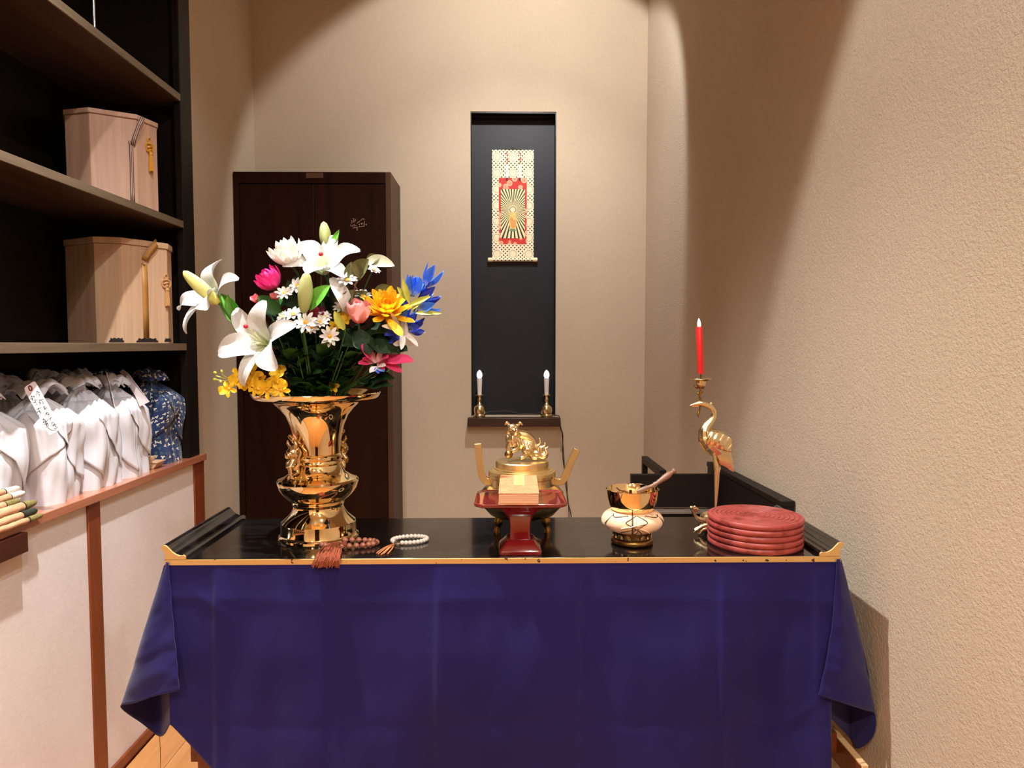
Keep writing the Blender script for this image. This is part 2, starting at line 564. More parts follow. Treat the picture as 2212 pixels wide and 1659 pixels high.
# chalk marks on the right door
M['chalk'] = plain('chalk_mark', (150, 118, 102), 0.9)
strokes = [[(470, 860), (490, 960), (440, 1010)], [(500, 760), (590, 770), (560, 960)], [(690, 800), (610, 920)], [(730, 1000), (890, 890)], [(920, 870), (1010, 790), (1110, 770), (1100, 830)],
           [(420, 1070), (425, 1170)], [(500, 1090), (510, 1180)], [(590, 1040), (585, 1170)], [(680, 1090), (690, 1150)], [(520, 1250), (760, 1210)], [(740, 1180), (740, 1370)],
           [(830, 1030), (890, 1110)], [(930, 1010), (1000, 1080)], [(980, 1090), (1030, 990), (940, 1000)], [(1120, 900), (1090, 1180)], [(820, 1190), (1110, 1160)], [(1170, 1060), (1240, 1030), (1190, 1120)]]
mb = MB()
for st in strokes:
    pts = [PY(740 + x / 23.7, 440 + y / 23.7, YF + 0.0024) for x, y in st]
    mb.tube(pts, 0.0015, 6)
obj('chalk_writing', mb, M['chalk'], cab, kind='stuff')

# ------------------------------------------------------------------ dark wooden partition in the right back corner
RZ = 0.70
part = thing('low_partition', 'dark brown wooden low partition with side rails between altar table and right wall', 'partition', (0.52, 2.1, 0))
rx = xr(1.65) - 0.002
yn, yfar = 1.66, 2.235
obj('side_rail', MB().prism([(xr(yn) - 0.036, yn), (xr(yn) - 0.002, yn), (xr(yfar) - 0.002, yfar), (xr(yfar) - 0.03, yfar)], 'z', RZ - 0.004, RZ + 0.010), M['dark_box'], part, bevel=0.001)
obj('side_panel', MB().prism([(xr(yn) - 0.033, yn), (xr(yn) - 0.004, yn), (xr(yfar) - 0.004, yfar), (xr(yfar) - 0.027, yfar)], 'z', 0.0, RZ - 0.004), M['dark_box'], part, flat=True)
YP = 2.14
pl_, pr_ = PY(1363, 1060, YP).x, xr(YP) - 0.03
pt = PY(1440, 1025, YP).z
obj('front_board', MB().bb(pl_, pr_, YP, YP + 0.018, 0.585, pt), M['dark_box'], part, bevel=0.001)
M['grey_ledge'] = plain('grey_ledge', (120, 108, 98), 0.5)
obj('ledge', MB().bb(pl_ + 0.03, pr_, YP - 0.03, YP + 0.02, 0.572, 0.580), M['grey_ledge'], part, bevel=0.001)
obj('base_board', MB().bb(pl_ + 0.03, pr_, YP - 0.025, YP + 0.02, 0.0, 0.572), M['black_wood'], part, flat=True)
obj('post', MB().bb(pr_ - 0.006, pr_ + 0.012, YP + 0.02, YP + 0.04, 0, RZ + 0.018), M['dark_box'], part, bevel=0.001)
rl = PY(1386, 985, 2.44)
obj('left_rail', MB().bb(rl.x, rl.x + 0.02, YP + 0.018, 2.44, rl.z - 0.022, rl.z), M['dark_box'], part, bevel=0.001)
obj('post', MB().bb(rl.x, rl.x + 0.018, 2.422, 2.44, 0, rl.z - 0.022), M['dark_box'], part, bevel=0.001)

# ------------------------------------------------------------------ altar table
TZ = 0.697
TX0, TX1 = -0.600, 0.618
TY0, TY1 = 1.264, 1.565
t = NT('black_lacquer')
vec = t.mapping(scale=(1, 3, 1))
nz = t.noise(vec, 9, 5, 0.65)
sc = t.noise(t.mapping(scale=(0.3, 6, 1)), 30, 3)
t.color(t.ramp(nz, [(0.35, lin((12, 10, 10))), (0.75, lin((26, 24, 24)))]))
t.p(rough=t.math('ADD', 0.06, t.math('MULTIPLY', sc, 0.12)), coat=0.25, coatr=0.03)
t.bump(nz, 0.04, 0.001)
M['lacquer'] = t.m
t = NT('gold_edge')
vec = t.mapping()
wear = t.math('GREATER_THAN', t.noise(vec, 60, 4), 0.66)
t.color(t.mix(wear, lin((222, 184, 118)), lin((60, 40, 20))))
t.p(rough=0.35, metal=t.math('MULTIPLY', t.math('SUBTRACT', 1.0, wear), 0.6))
M['gold_edge'] = t.m
table = thing('altar_table', 'long black lacquered altar table with gold front edge and upturned ends', 'table', (0.0, 1.41, 0))
obj('table_top', MB().bb(TX0, TX1, TY0 + 0.003, TY1, TZ - 0.010, TZ), M['lacquer'], table, bevel=0.001)
obj('gold_edge', MB().bb(TX0, TX1, TY0, TY0 + 0.003, TZ - 0.0105, TZ - 0.0005), M['gold_edge'], table, bevel=0.0006)


def moulding(sgn, x0):
    prof = [(0, 0), (0.0, 0.0055), (0.004, 0.0085), (0.0075, 0.007), (0.012, 0.0075), (0.018, 0.010), (0.024, 0.0145), (0.030, 0.021), (0.034, 0.025), (0.0385, 0.0262),
            (0.0425, 0.0245), (0.0435, 0.0205), (0.041, 0.0175), (0.0385, 0.015), (0.0375, 0.010), (0.0365, 0.004), (0.0385, 0.0)]
    poly = [(x0 + sgn * a, TZ + b) for a, b in prof]
    a = obj('end_moulding', MB().prism(poly, 'y', TY0 + 0.004, TY1), M['lacquer'], table, sharp=50)
    obj('gold_cap', MB().prism(poly, 'y', TY0, TY0 + 0.0035), M['gold_edge'], a, sharp=50, bevel=0.0005)


moulding(-1, TX0 + 0.0385)
moulding(1, TX1 - 0.0385)
M['table_wood'] = wood('table_wood', (88, 38, 18), (120, 58, 30), 'x', 0.35, 16)
M['lit_edge_wood'] = wood('painted_lit_edge', (196, 160, 112), (224, 190, 142), 'y', 0.5, 16)  # pale tone paints the light on the right stretcher's top and near end
obj('apron', MB().bb(TX0 + 0.03, TX1 - 0.03, 1.32, 1.34, TZ - 0.10, TZ - 0.0105).bb(TX0 + 0.03, TX1 - 0.03, 1.52, 1.54, TZ - 0.10, TZ - 0.0105), M['table_wood'], table, bevel=0.001)
for sx in (TX0 + 0.045, TX1 - 0.055):
    for sy in (1.335, 1.525):
        obj('leg', MB().bb(sx - 0.018, sx + 0.018, sy - 0.018, sy + 0.018, 0, TZ - 0.0105), M['table_wood'], table, bevel=0.002)
q0, q1 = PY(411, 1608, 1.345), PY(446, 1646, 1.345)
obj('side_stretcher', MB().bb(q0.x, q1.x, 1.345, 1.54, q1.z, q0.z), M['table_wood'], table, bevel=0.001)
q0 = PY(1875, 1652, 1.236); q1 = PY(1838, 1614, 1.30)
obj('side_stretcher', MB().bb(q0.x - 0.012, q0.x, 1.236, 1.50, 0.27, q0.z - 0.004), M['table_wood'], table, bevel=0.001)
obj('stretcher_lit_edge', MB().bb(q0.x - 0.012, q0.x, 1.2345, 1.50, q0.z - 0.004, q0.z).bb(q0.x - 0.012, q0.x, 1.2335, 1.236, 0.27, q0.z), M['lit_edge_wood'], table, bevel=0.0008)
obj('side_bracket', MB().bb(TX1 - 0.04, q0.x - 0.012, 1.33, 1.345, 0.29, 0.33), M['table_wood'], table)

# ------------------------------------------------------------------ navy cloth over the front of the table
t = NT('navy_cloth')
vec = t.mapping()
n1 = t.noise(vec, 5, 4); n2 = t.noise(vec, 900, 2)
t.color(t.ramp(n1, [(0.3, lin((25, 20, 78))), (0.7, lin((32, 26, 90)))]))
t.p(rough=0.8, sheen=0.12, spec=0.12)
t.bump(n2, 0.12, 0.0004)
M['navy'] = t.m
FY = 1.2685


def P3(l): return [PY(u, v, y) for u, v, y in l]


rows = 56


def column(pts):
    c = cr(pts, 8)
    # resample evenly
    d = [0]
    for i in range(1, len(c)): d.append(d[-1] + (c[i] - c[i - 1]).length)
    out = []
    j = 0
    for k in range(rows + 1):
        s = d[-1] * k / rows
        while j < len(d) - 2 and d[j + 1] < s: j += 1
        f = 0 if d[j + 1] == d[j] else (s - d[j]) / (d[j + 1] - d[j])
        out.append(c[j].lerp(c[j + 1], min(1, f)))
    return out


key = []
key.append(column(P3([(364, 1216, 1.262), (373, 1330, 1.252), (381, 1420, 1.240), (388, 1492, 1.232)])))     # free fold edge
key.append(column(P3([(362, 1215, 1.262), (352, 1330, 1.254), (345, 1430, 1.244), (338, 1503, 1.240)])))
key.append(column(P3([(360, 1214, 1.264), (332, 1320, 1.262), (302, 1430, 1.258), (292, 1518, 1.262)])))
key.append(column(P3([(357, 1214, 1.266), (328, 1310, 1.278), (291, 1430, 1.290), (262, 1525, 1.300)])))     # outer left fold
key.append(column(P3([(358, 1214, 1.270), (335, 1320, 1.315), (305, 1450, 1.340), (296, 1556, 1.350)])))
key.append(column(P3([(359, 1214, 1.272), (350, 1320, 1.340), (345, 1450, 1.380), (345, 1592, 1.390)])))     # lowest corner
key.append(column(P3([(362, 1214, 1.270), (364, 1320, 1.290), (366, 1450, 1.300), (368, 1563, 1.300)])))
nfront = 300
left_hem = [(372, 1562), (410, 1605), (455, 1659), (520, 1735), (600, 1775), (700, 1790)]
right_hem = [(1600, 1790), (1720, 1786), (1772, 1770), (1786, 1700), (1791, 1640), (1790, 1575)]


def hem_v(u):
    if u < 372: return 1562
    if u < 700:
        for a, b in zip(left_hem, left_hem[1:]):
            if a[0] <= u <= b[0]: return a[1] + (b[1] - a[1]) * (u - a[0]) / (b[0] - a[0])
    if u > 1600:
        for a, b in zip(right_hem[:4], right_hem[1:4]):
            if a[0] <= u <= b[0]: return a[1] + (b[1] - a[1]) * (u - a[0]) / (b[0] - a[0])
        return 1690
    return 1790


def crease(x, c, w): return math.exp(-abs(x - c) / w)


def front_pt(s, tt):
    uu = 366 + (1790 - 366) * s
    top_u = 359 + (1814 - 359) * s
    hv = hem_v(uu)
    v = 1213 - 8 * s + (hv - 1213) * tt
    k = min(1, (v - 1205) / 330)
    u = top_u + (uu - top_u) * k
    p = PY(u, v, FY)
    d = 0.0
    ce = max(0, min(1, (v - 1222) / 60))
    for c, a in ((470, 1), (708, -.8), (946, 1), (1255, -.8), (1555, .9), (1760, .5)):
        d += ce * a * (0.0052 * crease(u + (v - 1400) * 0.008, c, 10) + 0.0035 * math.tanh((u - c) / 7) * crease(u, c, 60))
    for c, a in ((1292, .8), (1562, -.7)):
        d += ce * a * 0.0022 * crease(v + 6 * math.sin(u / 160), c, 11)
    env = min(1, (v - 1208) / 200)
    d += env * (0.013 * noise.noise(Vector((u / 170, v / 420, 1.3))) + 0.006 * noise.noise(Vector((u / 70, v / 200, 5.1))))
    # small bunching near the upper left and the long diagonal pull on the right
    d += 0.0025 * math.exp(-(((u - 455) / 40) ** 2)) * crease(v - 0.55 * (u - 430), 1285, 10)
    d += 0.0022 * env * crease(v + 0.86 * (u - 1700), 1560, 7) * max(0, min(1, (u - 1560) / 120))
    d -= 0.010 * max(0, (v - 1300) / 480) * (0.5 - abs(s - 0.5))
    return p + Vector((0, -abs(d) if False else -d, 0)) - Vector((0, 0.003 + 0.004 * env, 0))


for i in range(1, nfront):
    key.append([front_pt(i / nfront, k / rows) for k in range(rows + 1)])
key.append(column(P3([(1813, 1206, 1.266), (1806, 1330, 1.276), (1798, 1440, 1.290), (1791, 1548, 1.300)])))
key.append(column(P3([(1814, 1206, 1.272), (1822, 1330, 1.310), (1830, 1450, 1.340), (1834, 1592, 1.350)])))
key.append(column(P3([(1815, 1206, 1.272), (1834, 1320, 1.300), (1846, 1450, 1.325), (1850, 1617, 1.335)])))
key.append(column(P3([(1816, 1206, 1.270), (1838, 1310, 1.290), (1868, 1430, 1.295), (1887, 1588, 1.298)])))
key.append(column(P3([(1816, 1207, 1.268), (1840, 1300, 1.280), (1869, 1430, 1.285), (1891, 1546, 1.288)])))   # outer right fold
key.append(column(P3([(1814, 1207, 1.265), (1832, 1310, 1.268), (1856, 1430, 1.268), (1868, 1534, 1.270)])))
key.append(column(P3([(1811, 1208, 1.262), (1818, 1320, 1.256), (1822, 1430, 1.246), (1826, 1520, 1.250)])))
key.append(column(P3([(1808, 1209, 1.261), (1800, 1320, 1.254), (1786, 1430, 1.242), (1768, 1501, 1.236)])))     # free fold edge
# subdivide the flap columns smoothly
def dense(cols, n):
    out = []
    for i in range(len(cols) - 1):
        for k in range(n):
            tt = k / n
            col = []
            for r in range(rows + 1):
                p0, p1, p2, p3 = (cols[max(i - 1, 0)][r], cols[i][r], cols[i + 1][r], cols[min(i + 2, len(cols) - 1)][r])
                col.append(0.5 * ((2 * p1) + (p2 - p0) * tt + (2 * p0 - 5 * p1 + 4 * p2 - p3) * tt * tt + (3 * p1 - p0 - 3 * p2 + p3) * tt ** 3))
            out.append(col)
    out.append(cols[-1])
    return out


nl = 7
cols = dense(key[:nl], 5) + key[nl:len(key) - 8] + dense(key[len(key) - 8:], 5)
for ci, col in enumerate(cols):                    # soft dents in the two corner folds
    left, right = ci < 30, ci >= len(cols) - 35
    if left or right:
        for r in range(rows + 1):
            tt = r / rows
            col[r] = col[r] + Vector((0, 1, 0)) * (0.006 * tt * noise.noise(Vector((ci / 9, r / 9, 9.0 if left else 3.0)))) + Vector((0, 1, 0)) * (0.0022 * tt * noise.noise(Vector((ci / 4, r / 4, 2.0))))
nc = len(cols)
mb = MB()
for col in cols:
    mb.v += col
for i in range(nc - 1):
    for r in range(rows):
        a = i * (rows + 1) + r
        mb.f.append([a, a + rows + 1, a + rows + 2, a + 1])
cloth = obj('navy_cloth', mb, M['navy'], sharp=60, solid=0.0012)
_tag(cloth, 'dark navy blue cloth draped over the front of the altar table', 'cloth')
ORG[cloth.name] = Vector(cloth.location)
# the part of the cloth that lies under the board and over the two ends
mb = MB().bb(TX0 + 0.006, TX1 - 0.006, FY - 0.004, 1.545, TZ - 0.0125, TZ - 0.0108)
for sx, s in ((TX0 + 0.004, -1), (TX1 - 0.004, 1)):
    mb.grid(lambda a, b, sx=sx, s=s: (sx + s * (0.004 * math.sin(b * 17) + 0.002 + 0.010 * a), 1.33 + 0.215 * b, TZ - 0.012 - 0.26 * a - 0.02 * math.sin(b * 3)), 10, 24)
obj('cloth_top', mb, M['navy'], cloth, solid=0.0008)
mb = MB()
p = PY(345, 1592, 1.39)
mb.tube([p, p + Vector((0.0005, 0, -0.03)), p + Vector((0, 0, -0.075))], 0.0005, 5)
obj('loose_thread', mb, M['black_wood'], cloth)
# ------------------------------------------------------------------ brass vase
M['gold'] = brass('polished_gold_brass', (246, 222, 170), 0.06)
M['gold_rough'] = brass('antique_brass', (222, 198, 152), 0.26, bump=0.25)
M['gold_pale'] = brass('pale_brass', (232, 212, 168), 0.24, bump=0.2)
M['bronze'] = brass('aged_bronze', (150, 116, 66), 0.32, bump=0.3, vary=0.3)
M['dark_bronze'] = brass('dark_bronze', (112, 84, 54), 0.3, bump=0.2, vary=0.3)
VY = 1.412
vc = PY(689, 1163, VY); vc.z = TZ
kz = VY / F_PX


def vz(v): return TZ + (1163 - v) * kz


vase = thing('flower_vase', 'tall polished brass flower vase with flared rim holding the mixed bouquet', 'vase', vc)
pr = [(0, 1160), (84, 1163), (85.5, 1160), (84.5, 1156), (81, 1153), (79.5, 1150), (79, 1130), (78.5, 1127), (72, 1121), (62, 1112), (56, 1103), (53, 1096),
      (52.6, 1092), (54.5, 1089), (55, 1086), (53, 1083), (62, 1078), (74, 1066), (82, 1054), (86, 1040), (86, 1037), (83, 1033), (70, 1028), (58, 1020), (51, 1010), (49, 1002),
      (51, 1000), (52, 997), (51, 994), (50, 992), (52.5, 989), (53, 984), (51, 980), (49, 978), (49, 968), (49.5, 955), (52, 936), (57, 917), (66, 896), (79, 880), (95, 867),
      (112, 862), (128, 859.5), (131, 857), (134, 852), (135.5, 848), (134, 846.5), (130, 848), (112, 857), (94, 864), (76, 878), (63, 896), (54, 917), (48, 940), (46, 980)]
obj('vase_body', MB().lathe([(r * kz, vz(v) - TZ) for r, v in pr], vc, 96, cap=False), M['gold'], vase, sharp=30)


def lion_handle(ang):
    mb = MB()
    rad = 0.047
    u = Vector((math.sin(ang), -math.cos(ang), 0)); s = Vector((math.cos(ang), math.sin(ang), 0)); z = Vector((0, 0, 1))

    def q(a, b, c): return vc + u * (rad + b) + s * a + z * (vz(c) - TZ)
    # head, muzzle, ears, mane curls, whirling ring tail below
    mb.ell(q(0, 0.008, 972), 0.012); mb.ell(q(0, 0.017, 975), (0.008, 0.009, 0.006)); mb.ell(q(0.0, 0.021, 979), 0.0045)
    for sx in (-1, 1):
        mb.ell(q(sx * 0.005, 0.016, 968), 0.0032)
        mb.tube([q(sx * 0.008, 0.008, 962), q(sx * 0.015, 0.010, 952), q(sx * 0.012, 0.012, 945)], [0.004, 0.003, 0.001], 6)
        mb.tube([q(sx * 0.010, 0.004, 985), q(sx * 0.017, 0.008, 995), q(sx * 0.012, 0.013, 1004), q(sx * 0.007, 0.010, 998)], [0.005, 0.005, 0.004, 0.002], 6)
        mb.tube([q(sx * 0.010, 0.002, 965), q(sx * 0.020, 0.005, 972), q(sx * 0.017, 0.009, 984)], [0.004, 0.004, 0.002], 6)
        mb.tube([q(sx * 0.006, 0.004, 1000), q(sx * 0.012, 0.006, 1012), q(sx * 0.004, 0.012, 1018)], [0.005, 0.005, 0.003], 6)
    mb.tube([q(0, 0.004, 950), q(0.004, 0.011, 942), q(-0.003, 0.013, 936), q(-0.006, 0.008, 940)], [0.005, 0.005, 0.004, 0.002], 6)
    mb.tube([q(0, 0.006, 985), q(0.002, 0.016, 1000), q(-0.002, 0.012, 1016), q(0.003, 0.012, 1030)], [0.006, 0.006, 0.005, 0.003], 6)
    mb.tube([q(-0.01, 0.004, 1018), q(0.004, 0.007, 1028), q(0.010, 0.007, 1022)], [0.005, 0.004, 0.003], 6)
    for k in range(14):
        a = 2 * PI * k / 14
        mb.ell(q(0.013 * math.cos(a), 0.004, 974 + 14 * math.sin(a)), 0.0045, n=8, m=6)
    obj('lion_handle', mb, M['gold_rough'], vase, remesh=0.0011, sharp=60)


lion_handle(R(-42))
lion_handle(R(138))

# ------------------------------------------------------------------ prayer beads
def beads(name, label, cat, cu, cv, rx, ry, rot, r, n, m, specials, group=None):
    c = PZ(cu, cv, TZ)
    root = thing(name, label, cat, (c.x, c.y, TZ))
    src = None
    pts = []
    for k in range(n):
        a = 2 * PI * k / n
        x, y = rx * math.cos(a), ry * math.sin(a)
        p = Vector((c.x + x * math.cos(rot) - y * math.sin(rot), c.y + x * math.sin(rot) + y * math.cos(rot), TZ + r + 0.0003))
        pts.append(p)
        if k in specials:
            o = obj('accent_bead', MB().ell(p, r * 0.95, n=16, m=10), specials[k], root, origin=p)
        elif src is None:
            src = obj('bead', MB().ell(p, (r, r, r), n=16, m=10), m, root, origin=p)
        else:
            inst(src, 'bead', root, p)
    obj('cord', MB().tube(pts + [pts[0]], 0.0007, 5), M['cord_brown'], root)
    return root, pts


M['cord_brown'] = plain('brown_cord', (150, 84, 52), 0.8)
t = NT('speckled_bead')
n1 = t.noise(t.mapping(), 320, 3)
t.color(t.ramp(n1, [(0.35, lin((150, 92, 72))), (0.7, lin((206, 142, 118)))])); t.p(rough=0.35)
M['bead_brown'] = t.m
M['bead_white'] = plain('white_bead', (240, 234, 228), 0.22, vary=0.02)
t = NT('clear_bead'); t.color((1, 1, 1)); t.p(rough=0.03, trans=1.0, ior=1.5); M['glass'] = t.m
M['tassel_rust'] = plain('rust_silk', (148, 74, 48), 0.6, vary=0.3, nscale=600)
r_b = 0.0053
ros, bp = beads('brown_prayer_beads', 'brown bead prayer bracelet with a rust tassel beside the vase foot', 'prayer beads', 754, 1179, 0.0525, 0.0205, R(4), r_b, 25, M['bead_brown'], {24: M['glass'], 1: M['glass'], 10: M['glass'], 13: M['glass']})
root_p = PZ(722, 1186, TZ) + Vector((0, 0, 0.008))
mb = MB()
rnd = random.Random(3)
for k in range(120):
    sx = rnd.uniform(-1, 1)
    a0 = root_p + Vector((sx * 0.006, rnd.uniform(-.003, .003), rnd.uniform(-.002, .004)))
    m1 = PZ(716 + sx * 22, 1196, TZ) + Vector((0, 0, 0.003 + rnd.uniform(0, 0.008)))
    edge = PZ(711 + sx * 26, 1206, TZ); edge.y = TY0 - 0.003 - rnd.uniform(0, 0.006); edge.z = TZ + rnd.uniform(0.0015, 0.006)
    end = Vector((edge.x - 0.004 + sx * 0.003, TY0 - 0.004 - rnd.uniform(0, 0.007), TZ - rnd.uniform(0.006, 0.015)))
    pts = cr([a0, m1, edge, end], 3)
    mb.tube([q_ + Vector((rnd.uniform(-.0006, .0006), 0, rnd.uniform(0, .0006))) for q_ in pts], 0.0007, 4)
for sx in (-1, -.4, .3, 1):
    mb.tube(cr([root_p + Vector((sx * .004, 0, 0)), root_p + Vector((.012 + sx * .008, .004, .004)), root_p + Vector((.022, -.004 + sx * .003, .001)), root_p + Vector((.014, -.014, -.004))], 4), 0.0011, 5)
obj('tassel', mb, M['tassel_rust'], ros, kind='stuff')
r_w = 0.0043
wh, wp = beads('white_prayer_beads', 'white bead prayer bracelet with a short orange cord on the black table', 'prayer beads', 885, 1170, 0.0335, 0.023, R(14), r_w, 27, M['bead_white'], {16: M['glass'], 17: M['glass']})
mb = MB()
M['cord_orange'] = plain('orange_cord', (198, 118, 68), 0.7, vary=0.2, nscale=300)
s0 = PZ(851, 1178, TZ) + Vector((0, 0, 0.003))
for du, dv in ((0, 0), (5, 2), (10, -1), (17, 0), (-3, -2)):
    e0 = PZ(817 + du * 1.2, 1199 + dv, TZ) + Vector((0, 0, 0.0018))
    mb.tube(cr([s0, s0.lerp(e0, .5) + Vector((du * .0002, 0, .002)), e0], 5), 0.0012, 6)
obj('cord_ends', mb, M['cord_orange'], wh)

# ------------------------------------------------------------------ red lacquer sutra stand and the book on it
t = NT('red_lacquer'); t.color(t.ramp(t.noise(t.mapping(), 12), [(0.3, lin((104, 14, 18))), (0.7, lin((122, 20, 24)))])); t.p(rough=0.16, coat=1.0, coatr=0.04)
M['red_lacquer'] = t.m
SYc = 1.320
sc = PY(1123, 1180, SYc)
stand = thing('sutra_stand', 'small red lacquered pedestal stand in front of the brass incense burner', 'stand', (sc.x, SYc, TZ))


def rsq(hx, hy, r, n=6):
    out = []
    for cx, cy, a0 in ((hx - r, hy - r, 0), (-hx + r, hy - r, 90), (-hx + r, -hy + r, 180), (hx - r, -hy + r, 270)):
        for k in range(n + 1):
            a = R(a0 + 90 * k / n)
            out.append((cx + r * math.cos(a), cy + r * math.sin(a)))
    return out


def loft(mb, secs, c):
    """secs: (hx, hy, r, z)"""
    b = len(mb.v); n = None
    for hx, hy, r, z in secs:
        o = rsq(hx, hy, r); n = len(o)
        mb.v += [Vector((x + c[0], y + c[1], z)) for x, y in o]
    for i in range(len(secs) - 1):
        for k in range(n):
            k2 = (k + 1) % n
            mb.f.append([b + i * n + k, b + i * n + k2, b + (i + 1) * n + k2, b + (i + 1) * n + k])
    mb.f.append([b + k for k in range(n)][::-1]); mb.f.append([b + (len(secs) - 1) * n + k for k in range(n)])
    return mb


hb = 0.0388
obj('base', loft(MB(), [(hb, hb, .004, TZ), (hb + .0006, hb + .0006, .005, TZ + .004), (hb - .001, hb - .001, .005, TZ + .0075), (.029, .029, .004, TZ + .0165), (.0245, .0245, .003, TZ + .0225), (.0205, .0205, .003, TZ + .0235)], (sc.x, SYc)), M['red_lacquer'], stand, sharp=50)
TZt = TZ + 0.098
obj('pedestal', loft(MB(), [(.0195, .0195, .003, TZ + .0234), (.0182, .0182, .003, TZ + .035), (.0188, .0188, .003, TZ + .050), (.0215, .0215, .004, TZ + .062), (.027, .027, .005, TZ + .073), (.037, .034, .008, TZ + .0825), (.056, .046, .010, TZ + .0895)], (sc.x, SYc)), M['red_lacquer'], stand, sharp=60)
hx, hy = 0.0845, 0.066
obj('tray', loft(MB(), [(.054, .045, .010, TZ + .0885), (hx - .008, hy - .006, .016, TZt - .007), (hx - .001, hy - .001, .018, TZt - .004), (hx, hy, .018, TZt - .001), (hx - .001, hy - .001, .018, TZt + .0012), (hx - .003, hy - .003, .017, TZt + .0008), (hx - .005, hy - .005, .016, TZt - .001), (hx - .012, hy - .012, .014, TZt - .0012), (.02, .015, .008, TZt - .0012)], (sc.x, SYc)), M['red_lacquer'], stand, sharp=60)

M['cover'] = plain('orange_brocade', (202, 132, 90), 0.7, vary=0.22, nscale=110, bump=0.3, bscale=300)
t = NT('page_block')
fz = t.sep(t.mapping())[2]
ln = t.noise(t.mapping(scale=(4, 4, 900)), 1.0, 3, 0.7)
t.color(t.ramp(ln, [(0.3, lin((186, 136, 106))), (0.65, lin((232, 188, 154)))])); t.p(rough=0.85)
M['pages'] = t.m
M['title_slip'] = plain('title_slip', (222, 184, 110), 0.6, vary=0.06)
M['ink'] = plain('black_ink', (26, 22, 22), 0.7)
b0 = PY(1122.5, 1100, 1.248)
bw, bl, bt = 0.0715, 0.142, 0.0215
book = thing('sutra_book', 'thick folded sutra book with orange cover lying on the red stand', 'book', (b0.x, 1.248 + bl / 2, TZt + 0.002))
tilt = Matrix.Rotation(R(2.5), 3, 'X') @ Matrix.Rotation(R(-1.2), 3, 'Z')
bc = Vector((b0.x, 1.248 + bl / 2, TZt + 0.0155))
obj('page_block', MB().box(bc, (bw - .001, bl - .001, bt - .003), tilt), M['pages'], book, bevel=0.0015)
for s in (-1, 1):
    obj('cover', MB().box(bc + tilt @ Vector((0, 0, s * (bt / 2 - .0008))), (bw + .0005, bl, .0016), tilt), M['cover'], book, bevel=0.0006)
obj('title_slip', MB().box(bc + tilt @ Vector((0.001, .028, bt / 2 + .0002)), (.020, .082, .0006), tilt), M['title_slip'], book)
mb = MB()
for k in range(4):
    for a, b2 in (((-.004, 0), (.004, .0005)), ((-.003, .0035), (.003, .003)), ((0, -.002), (.0005, .006)), ((-.004, .006), (-.001, .002))):
        z = bt / 2 + .0007
        mb.tube([bc + tilt @ Vector((.001 + a[0], .006 + k * .014 + a[1], z)), bc + tilt @ Vector((.001 + b2[0], .006 + k * .014 + b2[1], z))], .00035, 4)
M['gold_ink'] = plain('faded_ink', (196, 160, 92), 0.7)
obj('title_writing', mb, M['gold_ink'], book, kind='stuff')

# ------------------------------------------------------------------ incense burner with a lion on its lid
BY = 1.462
kb = BY / F_PX
bx = PY(1127.5, 1100, BY).x


def bz(v): return CAM_Z - (v - 745) * kb * 1.0 if False else PY(1127, v, BY).z


burner = thing('incense_burner', 'large brass incense burner with upright handles and a lion on its lid', 'incense burner', (bx, BY, TZ))
pb = [(12, 1118), (46, 1117), (70, 1108), (85, 1092), (91, 1076), (90, 1062), (82, 1052), (71, 1047.5), (70, 1046), (70, 1033), (70, 1030.5), (73, 1028), (73, 1022.5), (72, 1021), (60, 1021)]
obj('bowl', MB().lathe([(r * kb, bz(v)) for r, v in pb], (bx, BY, 0), 72), M['gold_rough'], burner, sharp=32)
pl2 = [(60, 1022), (72.5, 1021.5), (73, 1018), (72, 1015.5), (66, 1015), (66, 1013.5), (60, 1012.5), (59.5, 1010), (57, 1009.5), (57.5, 1006), (57.5, 996.5), (56, 994.8), (2, 994.2)]
M['gold_satin'] = brass('satin_brass', (232, 206, 150), 0.34)
lid = obj('lid', MB().lathe([(r * kb, bz(v)) for r, v in pl2], (bx, BY, 0), 72), M['gold_satin'], burner, sharp=32)


def strap(pts, w, th, name):
    """flat bar swept along pts, width along y"""
    c = cr(pts, 8)
    b = len([])
    mb = MB()
    for i, p in enumerate(c):
        t_ = (c[min(i + 1, len(c) - 1)] - c[max(i - 1, 0)]).normalized()
        nn = Vector((t_.z, 0, -t_.x)).normalized()
        for a, d in ((-1, -1), (1, -1), (1, 1), (-1, 1)):
            mb.v.append(p + nn * (th / 2 * a) + Vector((0, w / 2 * d, 0)))
    for i in range(len(c) - 1):
        for k in range(4):
            k2 = (k + 1) % 4
            mb.f.append([i * 4 + k, i * 4 + k2, (i + 1) * 4 + k2, (i + 1) * 4 + k])
    mb.f.append([0, 1, 2, 3]); L = len(mb.v); mb.f.append([L - 4, L - 3, L - 2, L - 1])
    obj(name, mb, M['gold_satin'], burner, bevel=0.0007, sharp=30)


def b3(u, v): return PY(u, v, BY)


